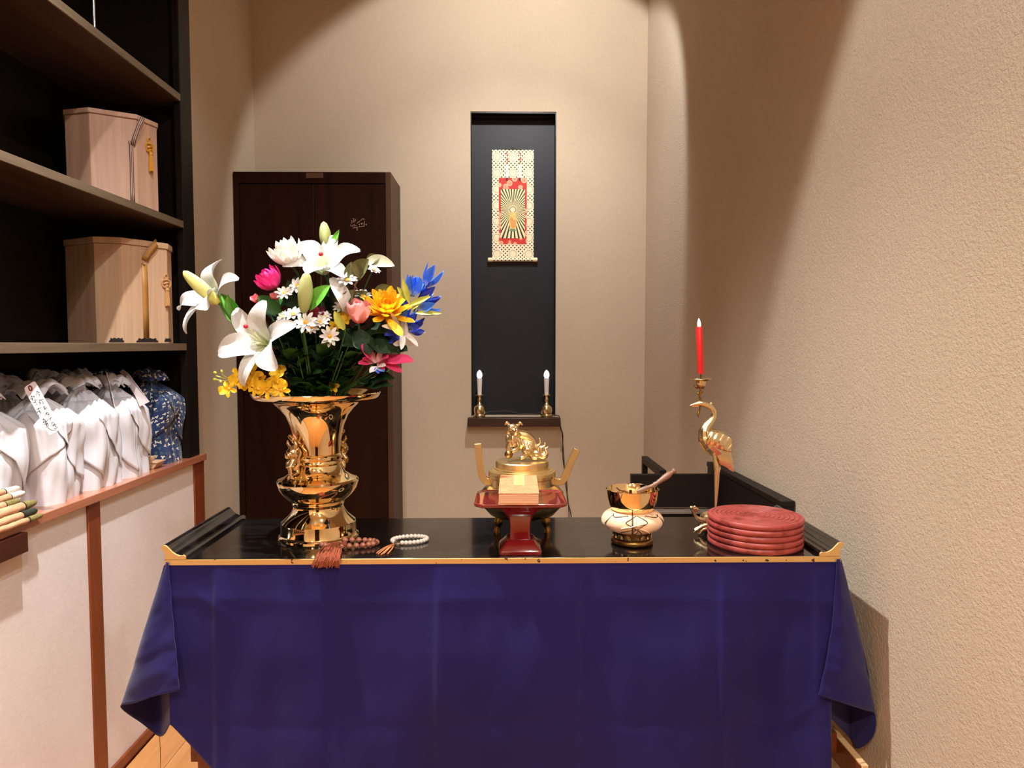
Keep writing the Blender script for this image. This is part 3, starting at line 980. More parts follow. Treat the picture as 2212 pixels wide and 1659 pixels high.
strap([b3(1060, 1040), b3(1048, 1037), b3(1040, 1022), b3(1036, 995), b3(1032, 958)], 0.014, 0.0135, 'handle')
strap([b3(1196, 1038), b3(1212, 1040), b3(1222, 1026), b3(1232, 1000), b3(1246, 970)], 0.014, 0.0135, 'handle')
for ang in (-68, 68, 180):
    a = R(ang)
    o = Vector((math.sin(a), -math.cos(a), 0))
    c0 = Vector((bx, BY, 0))
    r_ = 0.052
    pts = []; rad = []
    for v, rr, dr in ((1106, .013, .002), (1116, .0115, .004), (1124, .0095, .004), (1131, .0072, .001), (1137, .0085, -.001), (1143, .0105, 0), (1149, .009, .001), (1154, .0062, .002), (1159, .0058, .003), (1164, .0075, .004), (1168, .0075, .004)):
        z = TZ + (1168 - v) * kb
        pts.append(c0 + o * (r_ + dr) + Vector((0, 0, z))); rad.append(rr)
    obj('leg', MB().tube(pts, rad, 14, up=(1, 0, 0)), M['bronze'], burner, sharp=70)

# the lion
LY = BY - 0.004
mb = MB()


def l3(cu, cv, dy=0.0): return PY(980 + cu / 5.027, 880 + cv / 5.027, LY + dy)


kl = LY / F_PX / 5.027


def le(cu, cv, r, dy=0, sq=(1, 1, 1)): mb.ell(l3(cu, cv, dy), (r * kl * sq[0], r * kl * sq[1], r * kl * sq[2]), n=14, m=10)


def lt(pts, rad, n=8): mb.tube(cr([l3(*p) for p in pts], 5), [lerp_poly([Vector((r, 0, 0)) for r in rad], i / (len(pts) * 5 - 5)).x * kl for i in range((len(pts) - 1) * 5 + 1)], n)


le(645, 235, 62, -.004, (1, 1, .95)); le(675, 262, 44, -.014, (1, 1, .8)); le(672, 290, 34, -.013, (1.1, 1, .6))
le(640, 205, 40, -.008, (1.3, 1, .7)); le(618, 222, 14, -.017); le(672, 220, 14, -.019); le(686, 250, 16, -.023)
lt([(605, 200, 0), (578, 165, -.002), (555, 190, -.004)], [22, 18, 6]); lt([(690, 200, 0), (722, 168, -.002), (748, 194, -.004)], [22, 18, 6])
lt([(640, 300, .002), (640, 350, 0), (650, 420, 0)], [75, 82, 62])
lt([(660, 380, .004), (740, 400, .006), (830, 430, .006), (850, 480, .006)], [80, 72, 74, 50])
lt([(690, 290, .004), (790, 310, .006), (860, 370, .006), (880, 440, .006)], [50, 50, 40, 24])
lt([(610, 380, -.006), (590, 440, -.008), (602, 480, -.009)], [36, 28, 22])
lt([(680, 400, -.008), (690, 450, -.010), (655, 470, -.012), (630, 480, -.012)], [32, 26, 24, 18])
le(800, 470, 62, -.004, (1, .8, 1.1)); lt([(790, 500, -.010), (760, 540, -.012), (725, 552, -.014)], [36, 26, 18]); lt([(850, 500, .0), (860, 545, -.004), (910, 556, -.006)], [44, 26, 16])
le(900, 500, 50, .004)
for u0, v0 in ((590, 270), (585, 320), (590, 370), (620, 350), (650, 340), (690, 340), (705, 300), (600, 250)):
    le(u0, v0, 22, -.006)
for k in range(5):
    lt([(700 + k * 32, 330 + k * 14, -.012 + k * .001), (720 + k * 30, 380 + k * 18, -.016 + k * .001)], [10, 5])
lt([(690, 380, -.014), (700, 420, -.016), (670, 450, -.016)], [10, 12, 6])
obj('lion', mb, M['gold_rough'], lid, remesh=0.00095, sharp=60, smoothmod=1)
mb = MB()
mb.ell(l3(598, 508, -.010), 46 * kl, n=18, m=12)
obj('lion_ball', mb, M['bronze'], lid)
mb = MB()
lt([(930, 540, .002), (905, 440, .002), (938, 390, .002), (930, 330, .002)], [40, 26, 18, 5])
lt([(960, 540, 0), (945, 450, 0), (985, 420, 0), (992, 378, 0)], [36, 24, 16, 5])
lt([(985, 540, -.002), (1010, 490, -.002), (995, 460, -.002), (1026, 425, -.002)], [34, 24, 16, 5])
le(970, 525, 44, .0, (1.2, .8, 1))
obj('lion_tail', mb, M['gold_rough'], lid, remesh=0.00095, sharp=60)

# ------------------------------------------------------------------ singing bowl on cushion and ring stand, striker
GY = 1.359
kg = GY / F_PX
gx = PY(1365.5, 1150, GY).x
gst = thing('bowl_stand', 'round carved dark brass stand under the cushion and singing bowl', 'stand', (gx, GY, TZ))
obj('foot_ring', MB().lathe([(.034, TZ), (.039, TZ + .001), (.0405, TZ + .0035), (.040, TZ + .008), (.0385, TZ + .0105), (.036, TZ + .0112)], (gx, GY, 0), 56), M['bronze'], gst, sharp=50)
nk = obj('carved_neck', MB().lathe([(.0362, TZ + .0112), (.0366, TZ + .016), (.0372, TZ + .024), (.0372, TZ + .027)], (gx, GY, 0), 56), M['dark_bronze'], gst, sharp=50)
mb = MB()
for k in range(9):
    a0 = -PI / 2 + (k - 4) * 0.42
    for j in range(3):
        rr = 0.0062 - j * 0.0019
        pts = []
        for i in range(9):
            th = PI * i / 8
            a = a0 + rr * math.cos(th) / 0.037
            pts.append(Vector((gx + .0371 * math.cos(a), GY + .0371 * math.sin(a), TZ + .0135 + rr * math.sin(th) * 1.25)))
        mb.tube(pts, 0.00055, 5)
obj('carving', mb, M['gold_rough'], nk)
t = NT('cushion_brocade')
vec = t.mapping()
sx, sy, sz = t.sep(vec)
ang = t.math('ARCTAN2', sy, sx)
# broad light lobes separated by dark outlined bands, as on a padded brocade ring
w1 = t.math('ABSOLUTE', t.math('SINE', t.math('ADD', t.math('MULTIPLY', ang, 2.0), 0.35)))
line = t.math('LESS_THAN', w1, 0.055)
nz = t.noise(vec, 55, 3)
blot = t.math('GREATER_THAN', nz, 0.66)
c0 = t.ramp(t.noise(vec, 20, 3), [(0.3, lin((224, 178, 140))), (0.7, lin((244, 208, 172)))])
c1 = t.mix(blot, c0, lin((196, 150, 106)))
t.color(t.mix(line, c1, lin((72, 40, 28))))
t.p(rough=0.6, sheen=0.3); t.bump(t.noise(vec, 500, 2), 0.2, 0.0006)
M['cushion'] = t.m
cz = TZ + .0452
cush = thing('bowl_cushion', 'round padded peach brocade cushion between the singing bowl and its stand', 'cushion', (gx, GY, TZ + .025))
prof = []
for k in range(25):
    a = -PI / 2 + PI * k / 24
    ca = math.cos(a); sa = math.sin(a)
    prof.append((.030 + .0295 * (abs(ca) ** 0.85), cz + .0195 * sa))
obj('pad', MB().lathe(prof, (gx, GY, 0), 64), M['cushion'], cush, sharp=80)
M['cord_dark'] = plain('dark_brown_cord', (66, 40, 30), 0.7)
M['cord_cream'] = plain('cream_ribbon', (232, 204, 170), 0.6, vary=0.15, nscale=200)


def cpt(deg, el, off=0.0006):
    a = R(deg); e = R(el)
    r = .030 + (.0295 + off) * (abs(math.cos(e)) ** 0.85)
    return Vector((gx + r * math.cos(a), GY + r * math.sin(a), cz + (.0195 + off) * math.sin(e)))


mb = MB()
for pts in ([(-92, 62), (-104, 40), (-112, 20), (-100, 2), (-93, -14)], [(-90, 62), (-78, 42), (-72, 22), (-84, 2), (-92, -14)],
            [(-93, -14), (-100, -34), (-97, -55), (-92, -40), (-90, -20)], [(-91, -14), (-84, -34), (-78, -62)], [(-93, -10), (-112, -28), (-124, -44)],
            [(-150, 60), (-140, 44), (-126, 50), (-110, 62)], [(-70, 62), (-55, 48), (-42, 42), (-30, 52)], [(-36, 56), (-30, 20), (-26, -6), (-34, -30)], [(-146, 56), (-152, 20), (-158, -6), (-148, -30)]):
    mb.tube(cr([cpt(a, e) for a, e in pts], 6), 0.0008, 5)
obj('cord_outline', mb, M['cord_dark'], cush)
mb = MB()
for pts in ([(-120, -10), (-102, 2), (-90, 12), (-76, 18)], [(-90, -4), (-76, -22), (-66, -40)]):
    mb.tube(cr([cpt(a, e, .001) for a, e in pts], 6), [.003, .0034, .0036, .0034, .0032, .003, .003, .003, .003, .003, .003, .003, .003][:(len(pts) - 1) * 6 + 1] + [.003] * max(0, (len(pts) - 1) * 6 + 1 - 13), 8, flat=0.25)
mb.ell(cpt(-91, 10, .002), (.0045, .003, .0035))
obj('bow', mb, M['cord_cream'], cush)
bzr = PY(1366, 1055.5, GY).z
bb_ = TZ + .0600
bowl = thing('singing_bowl', 'small polished brass singing bowl sitting on the peach cushion', 'bowl', (gx, GY, bb_))
bp_ = [(.012, bb_ + .0012), (.034, bb_ + .0016), (.040, bb_ + .006), (.045, bb_ + .016), (.0485, bb_ + .028), (.0508, bzr - .002), (.0512, bzr), (.0498, bzr + .0006), (.0484, bzr - .001), (.0465, bb_ + .028), (.043, bb_ + .016), (.038, bb_ + .0075), (.030, bb_ + .005), (.002, bb_ + .0045)]
obj('bowl_wall', MB().lathe(bp_, (gx, GY, 0), 80), M['gold'], bowl, sharp=40)
M['striker'] = wood('striker_wood', (86, 56, 42), (150, 110, 88), 'x', 0.4, 30)
stk = thing('bowl_striker', 'turned dark wooden striker leaning out of the singing bowl', 'striker', (gx + .03, GY, bzr))
s_end, s_rim, s_knob = PY(1376, 1062, GY - .004), PY(1412, 1048.5, GY - .002), PY(1457.5, 1016.5, GY + .004)
ax = [s_end.lerp(s_rim, k / 4) for k in range(5)]
rad = [.0028, .0048, .0050, .0036, .0042]
for f_, r_ in ((.06, .0052), (.14, .0040), (.3, .0046), (.5, .0060), (.7, .0062), (.82, .0046), (.88, .0034), (.93, .0052), (.98, .0056), (1.03, .0038), (1.05, .0012)):
    ax.append(s_rim.lerp(s_knob, f_)); rad.append(r_)
obj('handle', MB().tube(ax, rad, 14), M['striker'], stk, sharp=70)

# ------------------------------------------------------------------ stack of five red plates
t = NT('red_plate_lacquer')
vec = t.N.new('ShaderNodeNewGeometry').outputs['Position']
n1 = t.noise(vec, 28, 4, 0.6, 1.0)
t.color(t.ramp(n1, [(0.34, lin((120, 42, 36))), (0.46, lin((152, 62, 57))), (0.7, lin((166, 74, 68)))]))
t.p(rough=0.42); t.bump(n1, 0.05, 0.001)
M['red_plate'] = t.m
pc = PZ(1632, 1173, TZ) - Vector((0.002, 0, 0))
pth = 0.0113
prad = 0.0890
wordz = ['bottom', 'second from the bottom', 'middle', 'second from the top', 'top']
for k in range(5):
    z0 = TZ + k * pth
    prof = [(0.03, z0), (prad - .0035, z0), (prad - .001, z0 + .0022), (prad, z0 + .005), (prad - .0003, z0 + .0085), (prad - .002, z0 + .0106), (prad - .005, z0 + .0112)]
    r = prad - .007
    while r > .012:
        prof += [(r, z0 + .0110), (r - .0010, z0 + .0094), (r - .0022, z0 + .0094), (r - .0030, z0 + .0109)]
        r -= .0088
    prof.append((.001, z0 + .0108))
    o = obj('round_plate', MB().lathe(prof, (pc.x + .0006 * math.sin(k * 2), pc.y + .0005 * math.cos(k * 3), 0), 96), M['red_plate'], sharp=35)
    _tag(o, 'round red lacquered plate, %s of the stack of five' % wordz[k], 'plate', 'stacked red plates')

# ------------------------------------------------------------------ crane candlestick on a turtle
KY = 1.447
kc = KY / F_PX / 3.605


def c3(cu, cv, dy=0.0): return PY(1440 + cu / 3.605, 660 + cv / 3.605, KY + dy)


kx = c3(385, 1500).x
crane = thing('crane_candlestick', 'brass crane candlestick standing on a turtle and holding a drip pan in its beak', 'candlestick', (kx, KY, TZ))


def ct_(mb, pts, rad, n=12):
    P = cr([c3(*p) for p in pts], 6)
    rr = [lerp_poly([Vector((r, 0, 0)) for r in rad], i / (len(P) - 1)).x * kc for i in range(len(P))]
    mb.tube(P, rr, n)


mb = MB()
ct_(mb, [(178, 783), (205, 772), (238, 766), (268, 762), (300, 772), (340, 790), (366, 822), (364, 866), (340, 905), (310, 940), (295, 975), (296, 1010)], [4, 9, 17, 24, 24, 22, 22, 24, 28, 36, 46, 52])
ct_(mb, [(286, 985), (300, 1030), (340, 1075), (385, 1120), (420, 1150)], [34, 60, 76, 62, 40])
ct_(mb, [(330, 985), (380, 1020), (440, 1060), (490, 1110)], [36, 62, 62, 26])
mb.ell(c3(345, 762), 13 * kc); mb.ell(c3(322, 768), 12 * kc)
ct_(mb, [(196, 790), (220, 784), (248, 784)], [3, 7, 10])
obj('body', mb, M['gold_pale'], crane, remesh=0.0009, sharp=60, smoothmod=2)
# wing with overlapping feathers, tail plumes
for sd in (-1, 1):
    mb = MB()
    mb.grid(lambda a, b, sd=sd: c3(312 + 196 * a, 978 + 118 * b + 58 * a * (1 - b) + 46 * a * b - 20 * math.sin(PI * a) * (1 - b), sd * (0.0155 + 0.006 * math.sin(PI * b) * math.sin(PI * min(1, a + .15))) + sd * .001 * math.sin(a * 28 + b * 9)), 26, 16)
    obj('wing', mb, M['gold_pale'], crane, solid=0.0014)
mb = MB()
for k in range(15):
    s = k / 14
    p0 = (378 + 105 * s, 1085 + 40 * s, 0)
    p1 = (405 + 95 * s, 1180 + 15 * s, 0)
    p2 = (425 + 95 * s, 1240 + 56 * s, 0)
    for dy in (-.008, 0, .008):
        P = cr([c3(p0[0], p0[1], dy * .8), c3(p1[0], p1[1], dy), c3(p2[0], p2[1], dy * .7)], 5)
        mb.tube(P, [12 * kc] + [13 * kc] * 6 + [12 * kc, 10 * kc, 8 * kc, 3 * kc], 8)
obj('tail', mb, M['gold_pale'], crane, sharp=70)
zt = TZ + .042
for dy, sh in ((-.007, 0), (.007, 14)):
    ft = Vector((c3(376 + sh, 1500).x, KY + dy, zt))
    mb = MB()
    P = [c3(372 + sh, 1150, dy * .6), c3(376 + sh, 1200, dy * .8), c3(386 + sh, 1245, dy), c3(388 + sh, 1262, dy), c3(384 + sh, 1300, dy), c3(382 + sh, 1400, dy), ft + Vector((0, 0, .006)), ft]
    mb.tube(P, [18 * kc, 17 * kc, 20 * kc, 22 * kc, 15 * kc, 11 * kc, 10 * kc, 14 * kc], 12)
    for t_ in (-1, 0, 1):
        mb.tube([ft, ft + Vector((-.008, t_ * .005, .0005))], [.0022, .001], 6)
    obj('leg', mb, M['gold_pale'], crane, sharp=70)
tb = Vector((kx + .002, KY - .002, TZ))
mb = MB()
mb.ell(tb + Vector((0, 0, .026)), (.036, .030, .018)); mb.ell(tb + Vector((0, 0, .020)), (.039, .032, .009))
obj('turtle_shell', mb, M['gold_rough'], crane, remesh=.0015, sharp=60)
mb = MB()


def t3(cu, cv, dy=0.0): return PY(1270 + cu / 3.8138, 960 + cv / 3.8138, 1.411 + dy)


kt = 1.428 / F_PX / 3.8138


def tt_(pts, rad): mb.tube(cr([t3(*p) for p in pts], 5), [lerp_poly([Vector((r, 0, 0)) for r in rad], i / ((len(pts) - 1) * 5)).x * kt for i in range((len(pts) - 1) * 5 + 1)], 10)


tt_([(965, 630), (925, 618), (893, 600), (874, 570), (866, 545)], [24, 20, 15, 13, 15])
mb.ell(t3(872, 528), (30 * kt, 24 * kt, 22 * kt)); mb.ell(t3(852, 520, -.004), (16 * kt, 14 * kt, 14 * kt)); mb.ell(t3(892, 540, .002), 22 * kt); mb.ell(t3(880, 512, -.006), 9 * kt)
tt_([(985, 660), (945, 672), (915, 690), (886, 700), (870, 702)], [30, 22, 20, 16, 8])
tt_([(985, 690), (950, 700), (925, 728), (905, 740)], [30, 24, 18, 8])
for k in range(3):
    tt_([(915 - k * 14, 700 + k * 2, -.003), (880 - k * 6, 712 + k * 10, -.005)], [7, 3])
mb.ell(t3(975, 640, .004), 40 * kt)
obj('turtle_head', mb, M['gold_pale'], crane, remesh=.0009, sharp=60)
for sx, sy in ((.03, -.022), (.03, .022), (-.022, .024)):
    obj('turtle_foot', MB().tube([tb + Vector((sx * .7, sy * .8, .016)), tb + Vector((sx * 1.1, sy * 1.15, .008)), tb + Vector((sx * 1.3, sy * 1.25, .003))], [.009, .007, .003], 10), M['gold_rough'], crane, sharp=70)
# lotus stem, leaf and drip pan in the beak
mb = MB()
ct_(mb, [(248, 872), (255, 830), (262, 790), (262, 740), (258, 700), (266, 660), (262, 630), (268, 600)], [4, 7, 7, 7, 8, 8, 8, 9], 8)
for cu, cv, du, dv in ((258, 700, -24, -26), (262, 690, 22, -18), (262, 735, 12, -12), (250, 820, -10, 40)):
    ct_(mb, [(cu, cv), (cu + du * .5, cv + dv * .6), (cu + du, cv + dv)], [5, 10, 2], 8)
obj('lotus_stem', mb, M['bronze'], crane, sharp=70)
mb = MB()
ct_(mb, [(266, 640), (232, 634), (216, 618)], [6, 12, 2], 8)
ct_(mb, [(262, 628), (282, 640), (300, 622)], [6, 10, 2], 8)
obj('lotus_leaf', mb, M['dark_bronze'], crane, sharp=70)
pcx = c3(268, 572)
zc = c3(268, 640).z
obj('bud_cup', MB().lathe([(.002, 0), (.0085, .004), (.0105, .010), (.009, .016), (.0075, .018)], (pcx.x, KY, zc), 24), M['gold_rough'], crane, sharp=60)
zp = c3(268, 575).z
obj('drip_pan', MB().lathe([(.004, zp - .006), (.010, zp - .004), (.020, zp - .0005), (.0215, zp + .001), (.021, zp + .0018), (.014, zp - .0005), (.004, zp - .0008)], (pcx.x, KY, 0), 40), M['gold_rough'], crane, sharp=60)
cb, ctp = c3(266, 532), c3(254, 166)
cand = thing('red_candle', 'slim red candle with a white flame tip on the crane candlestick', 'candle', (pcx.x, KY, zp))
t = NT('red_wax'); t.color(lin((206, 34, 36))); t.p(rough=0.35, sss=0.15); t.b.inputs['Subsurface Radius'].default_value = (.01, .003, .002)
M['red_wax'] = t.m
obj('wax', MB().tube([cb, cb + Vector((0, 0, .001)), ctp - Vector((0, 0, .001)), ctp], [.0060, .0064, .0067, .0063], 24), M['red_wax'], cand, sharp=50)
obj('spike', MB().tube([Vector((pcx.x, KY, zp - .001)), cb + Vector((0, 0, .004))], .0015, 8), M['dark_bronze'], cand)
t = NT('lit_flame_tip'); t.color((1, .9, .75)); t.b.inputs['Emission Color'].default_value = (1, .86, .66, 1); t.b.inputs['Emission Strength'].default_value = 1.2
M['flame'] = t.m
f0, f1 = c3(254, 166), c3(251, 99)
obj('flame_tip', MB().tube([f0.lerp(f1, x) for x in (0, .12, .3, .5, .7, .88, 1)], [.0030, .0037, .0038, .0034, .0026, .0014, .0003], 14), M['flame'], cand, sharp=80)

# ------------------------------------------------------------------ electric candles on the niche sill, hanging scroll
NY = YW + 0.002
kn = NY / F_PX
t = NT('lit_candle_bulb'); t.color((1, 1, 1)); t.b.inputs['Emission Color'].default_value = (1, .97, .92, 1); t.b.inputs['Emission Strength'].default_value = 1.1; t.p(rough=.4)
M['bulb'] = t.m
M['white_plastic'] = plain('white_candle_sleeve', (232, 228, 226), 0.35, vary=0.02)
for side, u in (('left', 1036), ('right', 1180.5)):
    px_ = PY(u, 890, NY).x

    def nz_(v): return sill_t + (901 - v) * kn
    lamp = thing('candle_lamp', 'white electric candle lamp on brass foot, at the %s end of the niche sill' % side, 'lamp', (px_, NY, sill_t), 'candle lamps on the niche sill')
    pf = [(12.5, 901), (13.5, 899), (13, 896), (12, 894), (12.5, 892), (13.2, 888), (13, 881), (11, 877), (7, 874), (4.5, 871), (4, 867), (5, 864), (4.6, 861), (3.6, 858), (4, 856), (9, 854), (9.6, 852.5), (8, 852.5), (3, 853)]
    obj('brass_foot', MB().lathe([(r * kn, nz_(v)) for r, v in pf], (px_, NY, 0), 32), M['gold_pale'], lamp, sharp=40)
    obj('sleeve', MB().lathe([(r * kn, nz_(v)) for r, v in ((4.4, 853), (4.8, 845), (6, 818), (6, 817), (3, 816.5))], (px_, NY, 0), 24), M['white_plastic'], lamp, sharp=50)
    obj('bulb', MB().lathe([(r * kn, nz_(v)) for r, v in ((3.5, 817), (5.6, 814), (6.2, 811), (5.8, 807), (4.2, 803), (1.8, 800), (.1, 799))], (px_, NY, 0), 20), M['bulb'], lamp, sharp=80)
cordt = thing('power_cord', 'thin dark power cord along the niche sill and down the wall', 'cord', (0.2, YW, sill_t))
mb = MB()
zc0 = sill_t + .003
mb.tube(cr([PY(1047, 893, NY + .02), PY(1060, 889, NY + .03), PY(1098, 888, NY + .03), PY(1120, 893, NY + .02), PY(1150, 894, NY + .01), PY(1176, 889, NY + .015)], 6), .0022, 6)
for off in (0, 5):
    mb.tube(cr([PY(1186, 898, NY + .02), PY(1203, 897, YW - .02), PY(1209, 902, YW - .053), PY(1210 + off * .3, 924, YW - .053), PY(1214 + off * .4, 940, YW - .012), PY(1218 - off * .5, 985, YW - .006), PY(1221 + off * .6, 1040, YW - .006), PY(1227 - off * .2, 1080, YW - .006), PY(1229 + off, 1118, YW - .006), PY(1230 + off, 1200, YW - .006)], 6), .0019, 6)
M['cord_black'] = plain('dark_power_cord', (58, 42, 32), 0.5)
obj('cable', mb, M['cord_black'], cordt)

SY = YW + ND - 0.006


def s3(cu, cv, dy=0): return PY(1040 + cu / 5.929, 310 + cv / 5.929, SY + dy)


tl, br_ = s3(136, 80), s3(668, 1480)
scroll = thing('hanging_scroll', 'small hanging scroll with gold brocade mount and rayed picture in the niche', 'scroll', ((tl.x + br_.x) / 2, SY, br_.z))
t = NT('gold_brocade')
vec = t.mapping()
X, Y_, Z = t.sep(vec)
wv = (br_.x - tl.x)
cellw = wv / 11.0
a = t.math('DIVIDE', t.math('ADD', X, Z), cellw); b = t.math('DIVIDE', t.math('SUBTRACT', X, Z), cellw)
fa = t.math('ABSOLUTE', t.math('SUBTRACT', t.math('FRACT', a), 0.5)); fb = t.math('ABSOLUTE', t.math('SUBTRACT', t.math('FRACT', b), 0.5))
dot = t.math('LESS_THAN', t.math('MAXIMUM', fa, fb), 0.24)
# medallions on a wide lattice
mw = wv / 2.6
xa = t.math('SUBTRACT', t.math('FRACT', t.math('ADD', t.math('DIVIDE', X, mw), 0.5)), 0.5)
za = t.math('SUBTRACT', t.math('FRACT', t.math('ADD', t.math('DIVIDE', Z, mw), 0.18)), 0.5)
rr = t.math('SQRT', t.math('ADD', t.math('MULTIPLY', xa, xa), t.math('MULTIPLY', za, za)))
med = t.math('LESS_THAN', rr, 0.30)
ring = t.math('LESS_THAN', t.math('ABSOLUTE', t.math('SUBTRACT', rr, 0.22)), 0.02)
gold = t.ramp(t.noise(vec, 120, 3), [(0.3, lin((238, 222, 182))), (0.7, lin((252, 244, 214)))])
c = t.mix(t.math('MULTIPLY', dot, t.math('SUBTRACT', 1.0, med)), gold, lin((40, 36, 34)))
c = t.mix(t.math('MULTIPLY', ring, 0.55), c, lin((120, 96, 60)))
t.color(c); t.p(rough=0.5)
M['brocade'] = t.m
t = NT('red_brocade')
vec = t.mapping()
vo = t.N.new('ShaderNodeTexVoronoi'); vo.inputs['Scale'].default_value = 34; t.link(vec, vo.inputs[0])
t.color(t.ramp(vo.outputs['Distance'], [(0.30, lin((240, 150, 120))), (0.40, lin((250, 214, 176))), (0.46, lin((226, 76, 52))), (0.6, lin((206, 46, 34)))])); t.p(rough=0.6)
M['red_brocade'] = t.m
p0, p1 = s3(248, 585), s3(556, 1215)
cen = s3(402, 850)
t = NT('rayed_picture')
X, Y_, Z = t.sep(t.mapping())
ang = t.math('ARCTAN2', t.math('SUBTRACT', Z, cen.z - br_.z), t.math('SUBTRACT', X, cen.x - (tl.x + br_.x) / 2))
ray_ = t.math('FRACT', t.math('ADD', t.math('MULTIPLY', ang, 44 / (2 * PI)), 0.5))
isr = t.math('LESS_THAN', t.math('ABSOLUTE', t.math('SUBTRACT', ray_, 0.5)), 0.29)
dx = t.math('SUBTRACT', X, cen.x - (tl.x + br_.x) / 2); dz = t.math('SUBTRACT', Z, cen.z - br_.z)
rad_ = t.math('SQRT', t.math('ADD', t.math('MULTIPLY', dx, dx), t.math('MULTIPLY', dz, dz)))
core = t.math('LESS_THAN', rad_, 0.019)
c = t.mix(isr, lin((30, 30, 44)), lin((248, 232, 172)))
t.color(t.mix(core, c, lin((250, 240, 196)))); t.p(rough=0.55)
M['rays'] = t.m
mount = obj('mount', MB().bb(tl.x, br_.x, SY - .0012, SY, br_.z, tl.z), M['brocade'], scroll, flat=True)
q0, q1 = s3(222, 440), s3(580, 1290)
obj('red_border', MB().bb(q0.x, q1.x, SY - .0019, SY - .0012, q1.z, q0.z), M['red_brocade'], scroll, flat=True)
obj('picture', MB().bb(p0.x, p1.x, SY - .0026, SY - .0019, p1.z, p0.z), M['rays'], scroll, flat=True)
M['robe'] = plain('golden_robe', (238, 202, 116), 0.6, vary=0.2, nscale=120)
M['robe2'] = plain('amber_robe_fold', (222, 158, 84), 0.6)
M['halo'] = plain('grey_halo', (92, 96, 108), 0.6)
M['pale_skin'] = plain('pale_gold', (250, 234, 186), 0.6)
M['lotus_green'] = plain('lotus_green', (120, 150, 110), 0.6)


def flat_poly(pts, dy, m, name):
    poly = [(s3(*p).x, s3(*p).z) for p in pts]
    obj(name, MB().prism(poly, 'y', SY - dy - .0005, SY - dy), m, scroll, flat=True)


def circ(cu, cv, r, n=24, ry=None): return [(cu + r * math.cos(2 * PI * k / n), cv + (ry or r) * math.sin(2 * PI * k / n)) for k in range(n)]


flat_poly(circ(402, 850, 44), .0026, M['halo'], 'halo')
flat_poly(circ(402, 850, 35), .0029, M['pale_skin'], 'halo_inner')
flat_poly([(372, 885), (392, 868), (412, 868), (434, 886), (450, 960), (452, 1040), (440, 1095), (366, 1095), (358, 1040), (356, 960)], .0029, M['robe'], 'figure_robe')
flat_poly([(366, 960), (386, 940), (420, 990), (440, 970), (444, 1060), (400, 1090), (372, 1050)], .0033, M['robe2'], 'robe_fold')
flat_poly(circ(402, 872, 15, 18, 20), .0036, M['pale_skin'], 'figure_head')
flat_poly(circ(400, 1110, 44, 20, 14), .0032, M['lotus_green'], 'lotus_seat')
M['white_band'] = plain('white_band', (246, 240, 232), 0.6, vary=0.03)
M['dark_tip'] = plain('dark_red_tip', (58, 14, 12), 0.6)
for u in (326, 492):
    a, b_ = s3(u - 17, 90), s3(u + 17, 440)
    f = obj('hanging_band', MB().bb(a.x, b_.x, SY - .0030, SY - .0022, b_.z, s3(u, 270).z), M['white_band'], scroll, flat=True)
    obj('band_top', MB().bb(a.x, b_.x, SY - .0030, SY - .0022, s3(u, 270).z, a.z), M['red_brocade'] if False else M['brocade'], f, flat=True)
    obj('band_tip', MB().bb(a.x + .002, b_.x - .002, SY - .0034, SY - .0021, s3(u, 478).z, s3(u, 440).z), M['dark_tip'], f, flat=True)
    mb = MB()
    for cu, cv in ((-8, 110), (6, 135), (-6, 190), (8, 215), (-4, 240), (10, 180)):
        mb.tube([s3(u + cu, cv, -.0034), s3(u + cu + 9, cv + 14, -.0034), s3(u + cu - 4, cv + 26, -.0034)], .0016, 5)
    obj('red_crest', mb, M['red_wax'], f)
ra, rb = s3(82, 1492), s3(718, 1492)
ra.y = rb.y = SY - .008
obj('roller', MB().tube([ra + Vector((.02, 0, 0)), rb - Vector((.02, 0, 0))], .0085, 16), M['brocade'], scroll)
for e, d_ in ((ra, 1), (rb, -1)):
    obj('roller_knob', MB().tube([e, e + Vector((d_ * .003, 0, 0)), e + Vector((d_ * .021, 0, 0))], [.0065, .0100, .0095], 16), M['pale_skin'], scroll)
obj('hanger_cord', MB().tube([s3(305, 74), s3(402, 45), s3(508, 74)], .0018, 6).tube([s3(300, 72), s3(510, 72)], .0032, 8), M['cord_black'], scroll)
# ------------------------------------------------------------------ bouquet
M['lily'] = petal_mat('white_lily_petal', (188, 200, 150), (208, 208, 206), 0.006, 0.045, 0.14, bump=0.5)
M['white_mum'] = petal_mat('white_mum_petal', (232, 224, 176), (236, 234, 226), 0.0, 0.03, 0.2)
M['magenta'] = petal_mat('magenta_petal', (150, 8, 70), (226, 44, 138), 0.008, 0.034, 0.15)
M['dark_red'] = petal_mat('dark_red_petal', (84, 6, 30), (150, 26, 66), 0.0, 0.02, 0.1)
M['yellow'] = petal_mat('yellow_petal', (226, 140, 10), (252, 206, 36), 0.004, 0.05, 0.3)
M['oncid'] = petal_mat('oncidium_petal', (220, 150, 14), (250, 206, 40), 0.0, 0.012, 0.2)
M['pink'] = petal_mat('pink_rose_petal', (224, 72, 96), (246, 176, 176), 0.004, 0.03, 0.2)
M['pink_lily'] = petal_mat('pink_lily_petal', (250, 214, 214), (214, 60, 112), 0.004, 0.03, 0.15)
M['blue'] = petal_mat('blue_petal', (190, 214, 250), (58, 118, 232), 0.004, 0.020, 0.15)
M['deep_blue'] = petal_mat('deep_blue_petal', (110, 130, 230), (40, 62, 190), 0.002, 0.018, 0.1)
M['daisy'] = petal_mat('daisy_petal', (226, 224, 200), (230, 229, 226), 0.0, 0.008, 0.15)
M['leaf'] = plain('dark_green_leaf', (18, 42, 18), 0.6, spec=0.2, vary=0.4, nscale=70, bump=0.2, bscale=160)
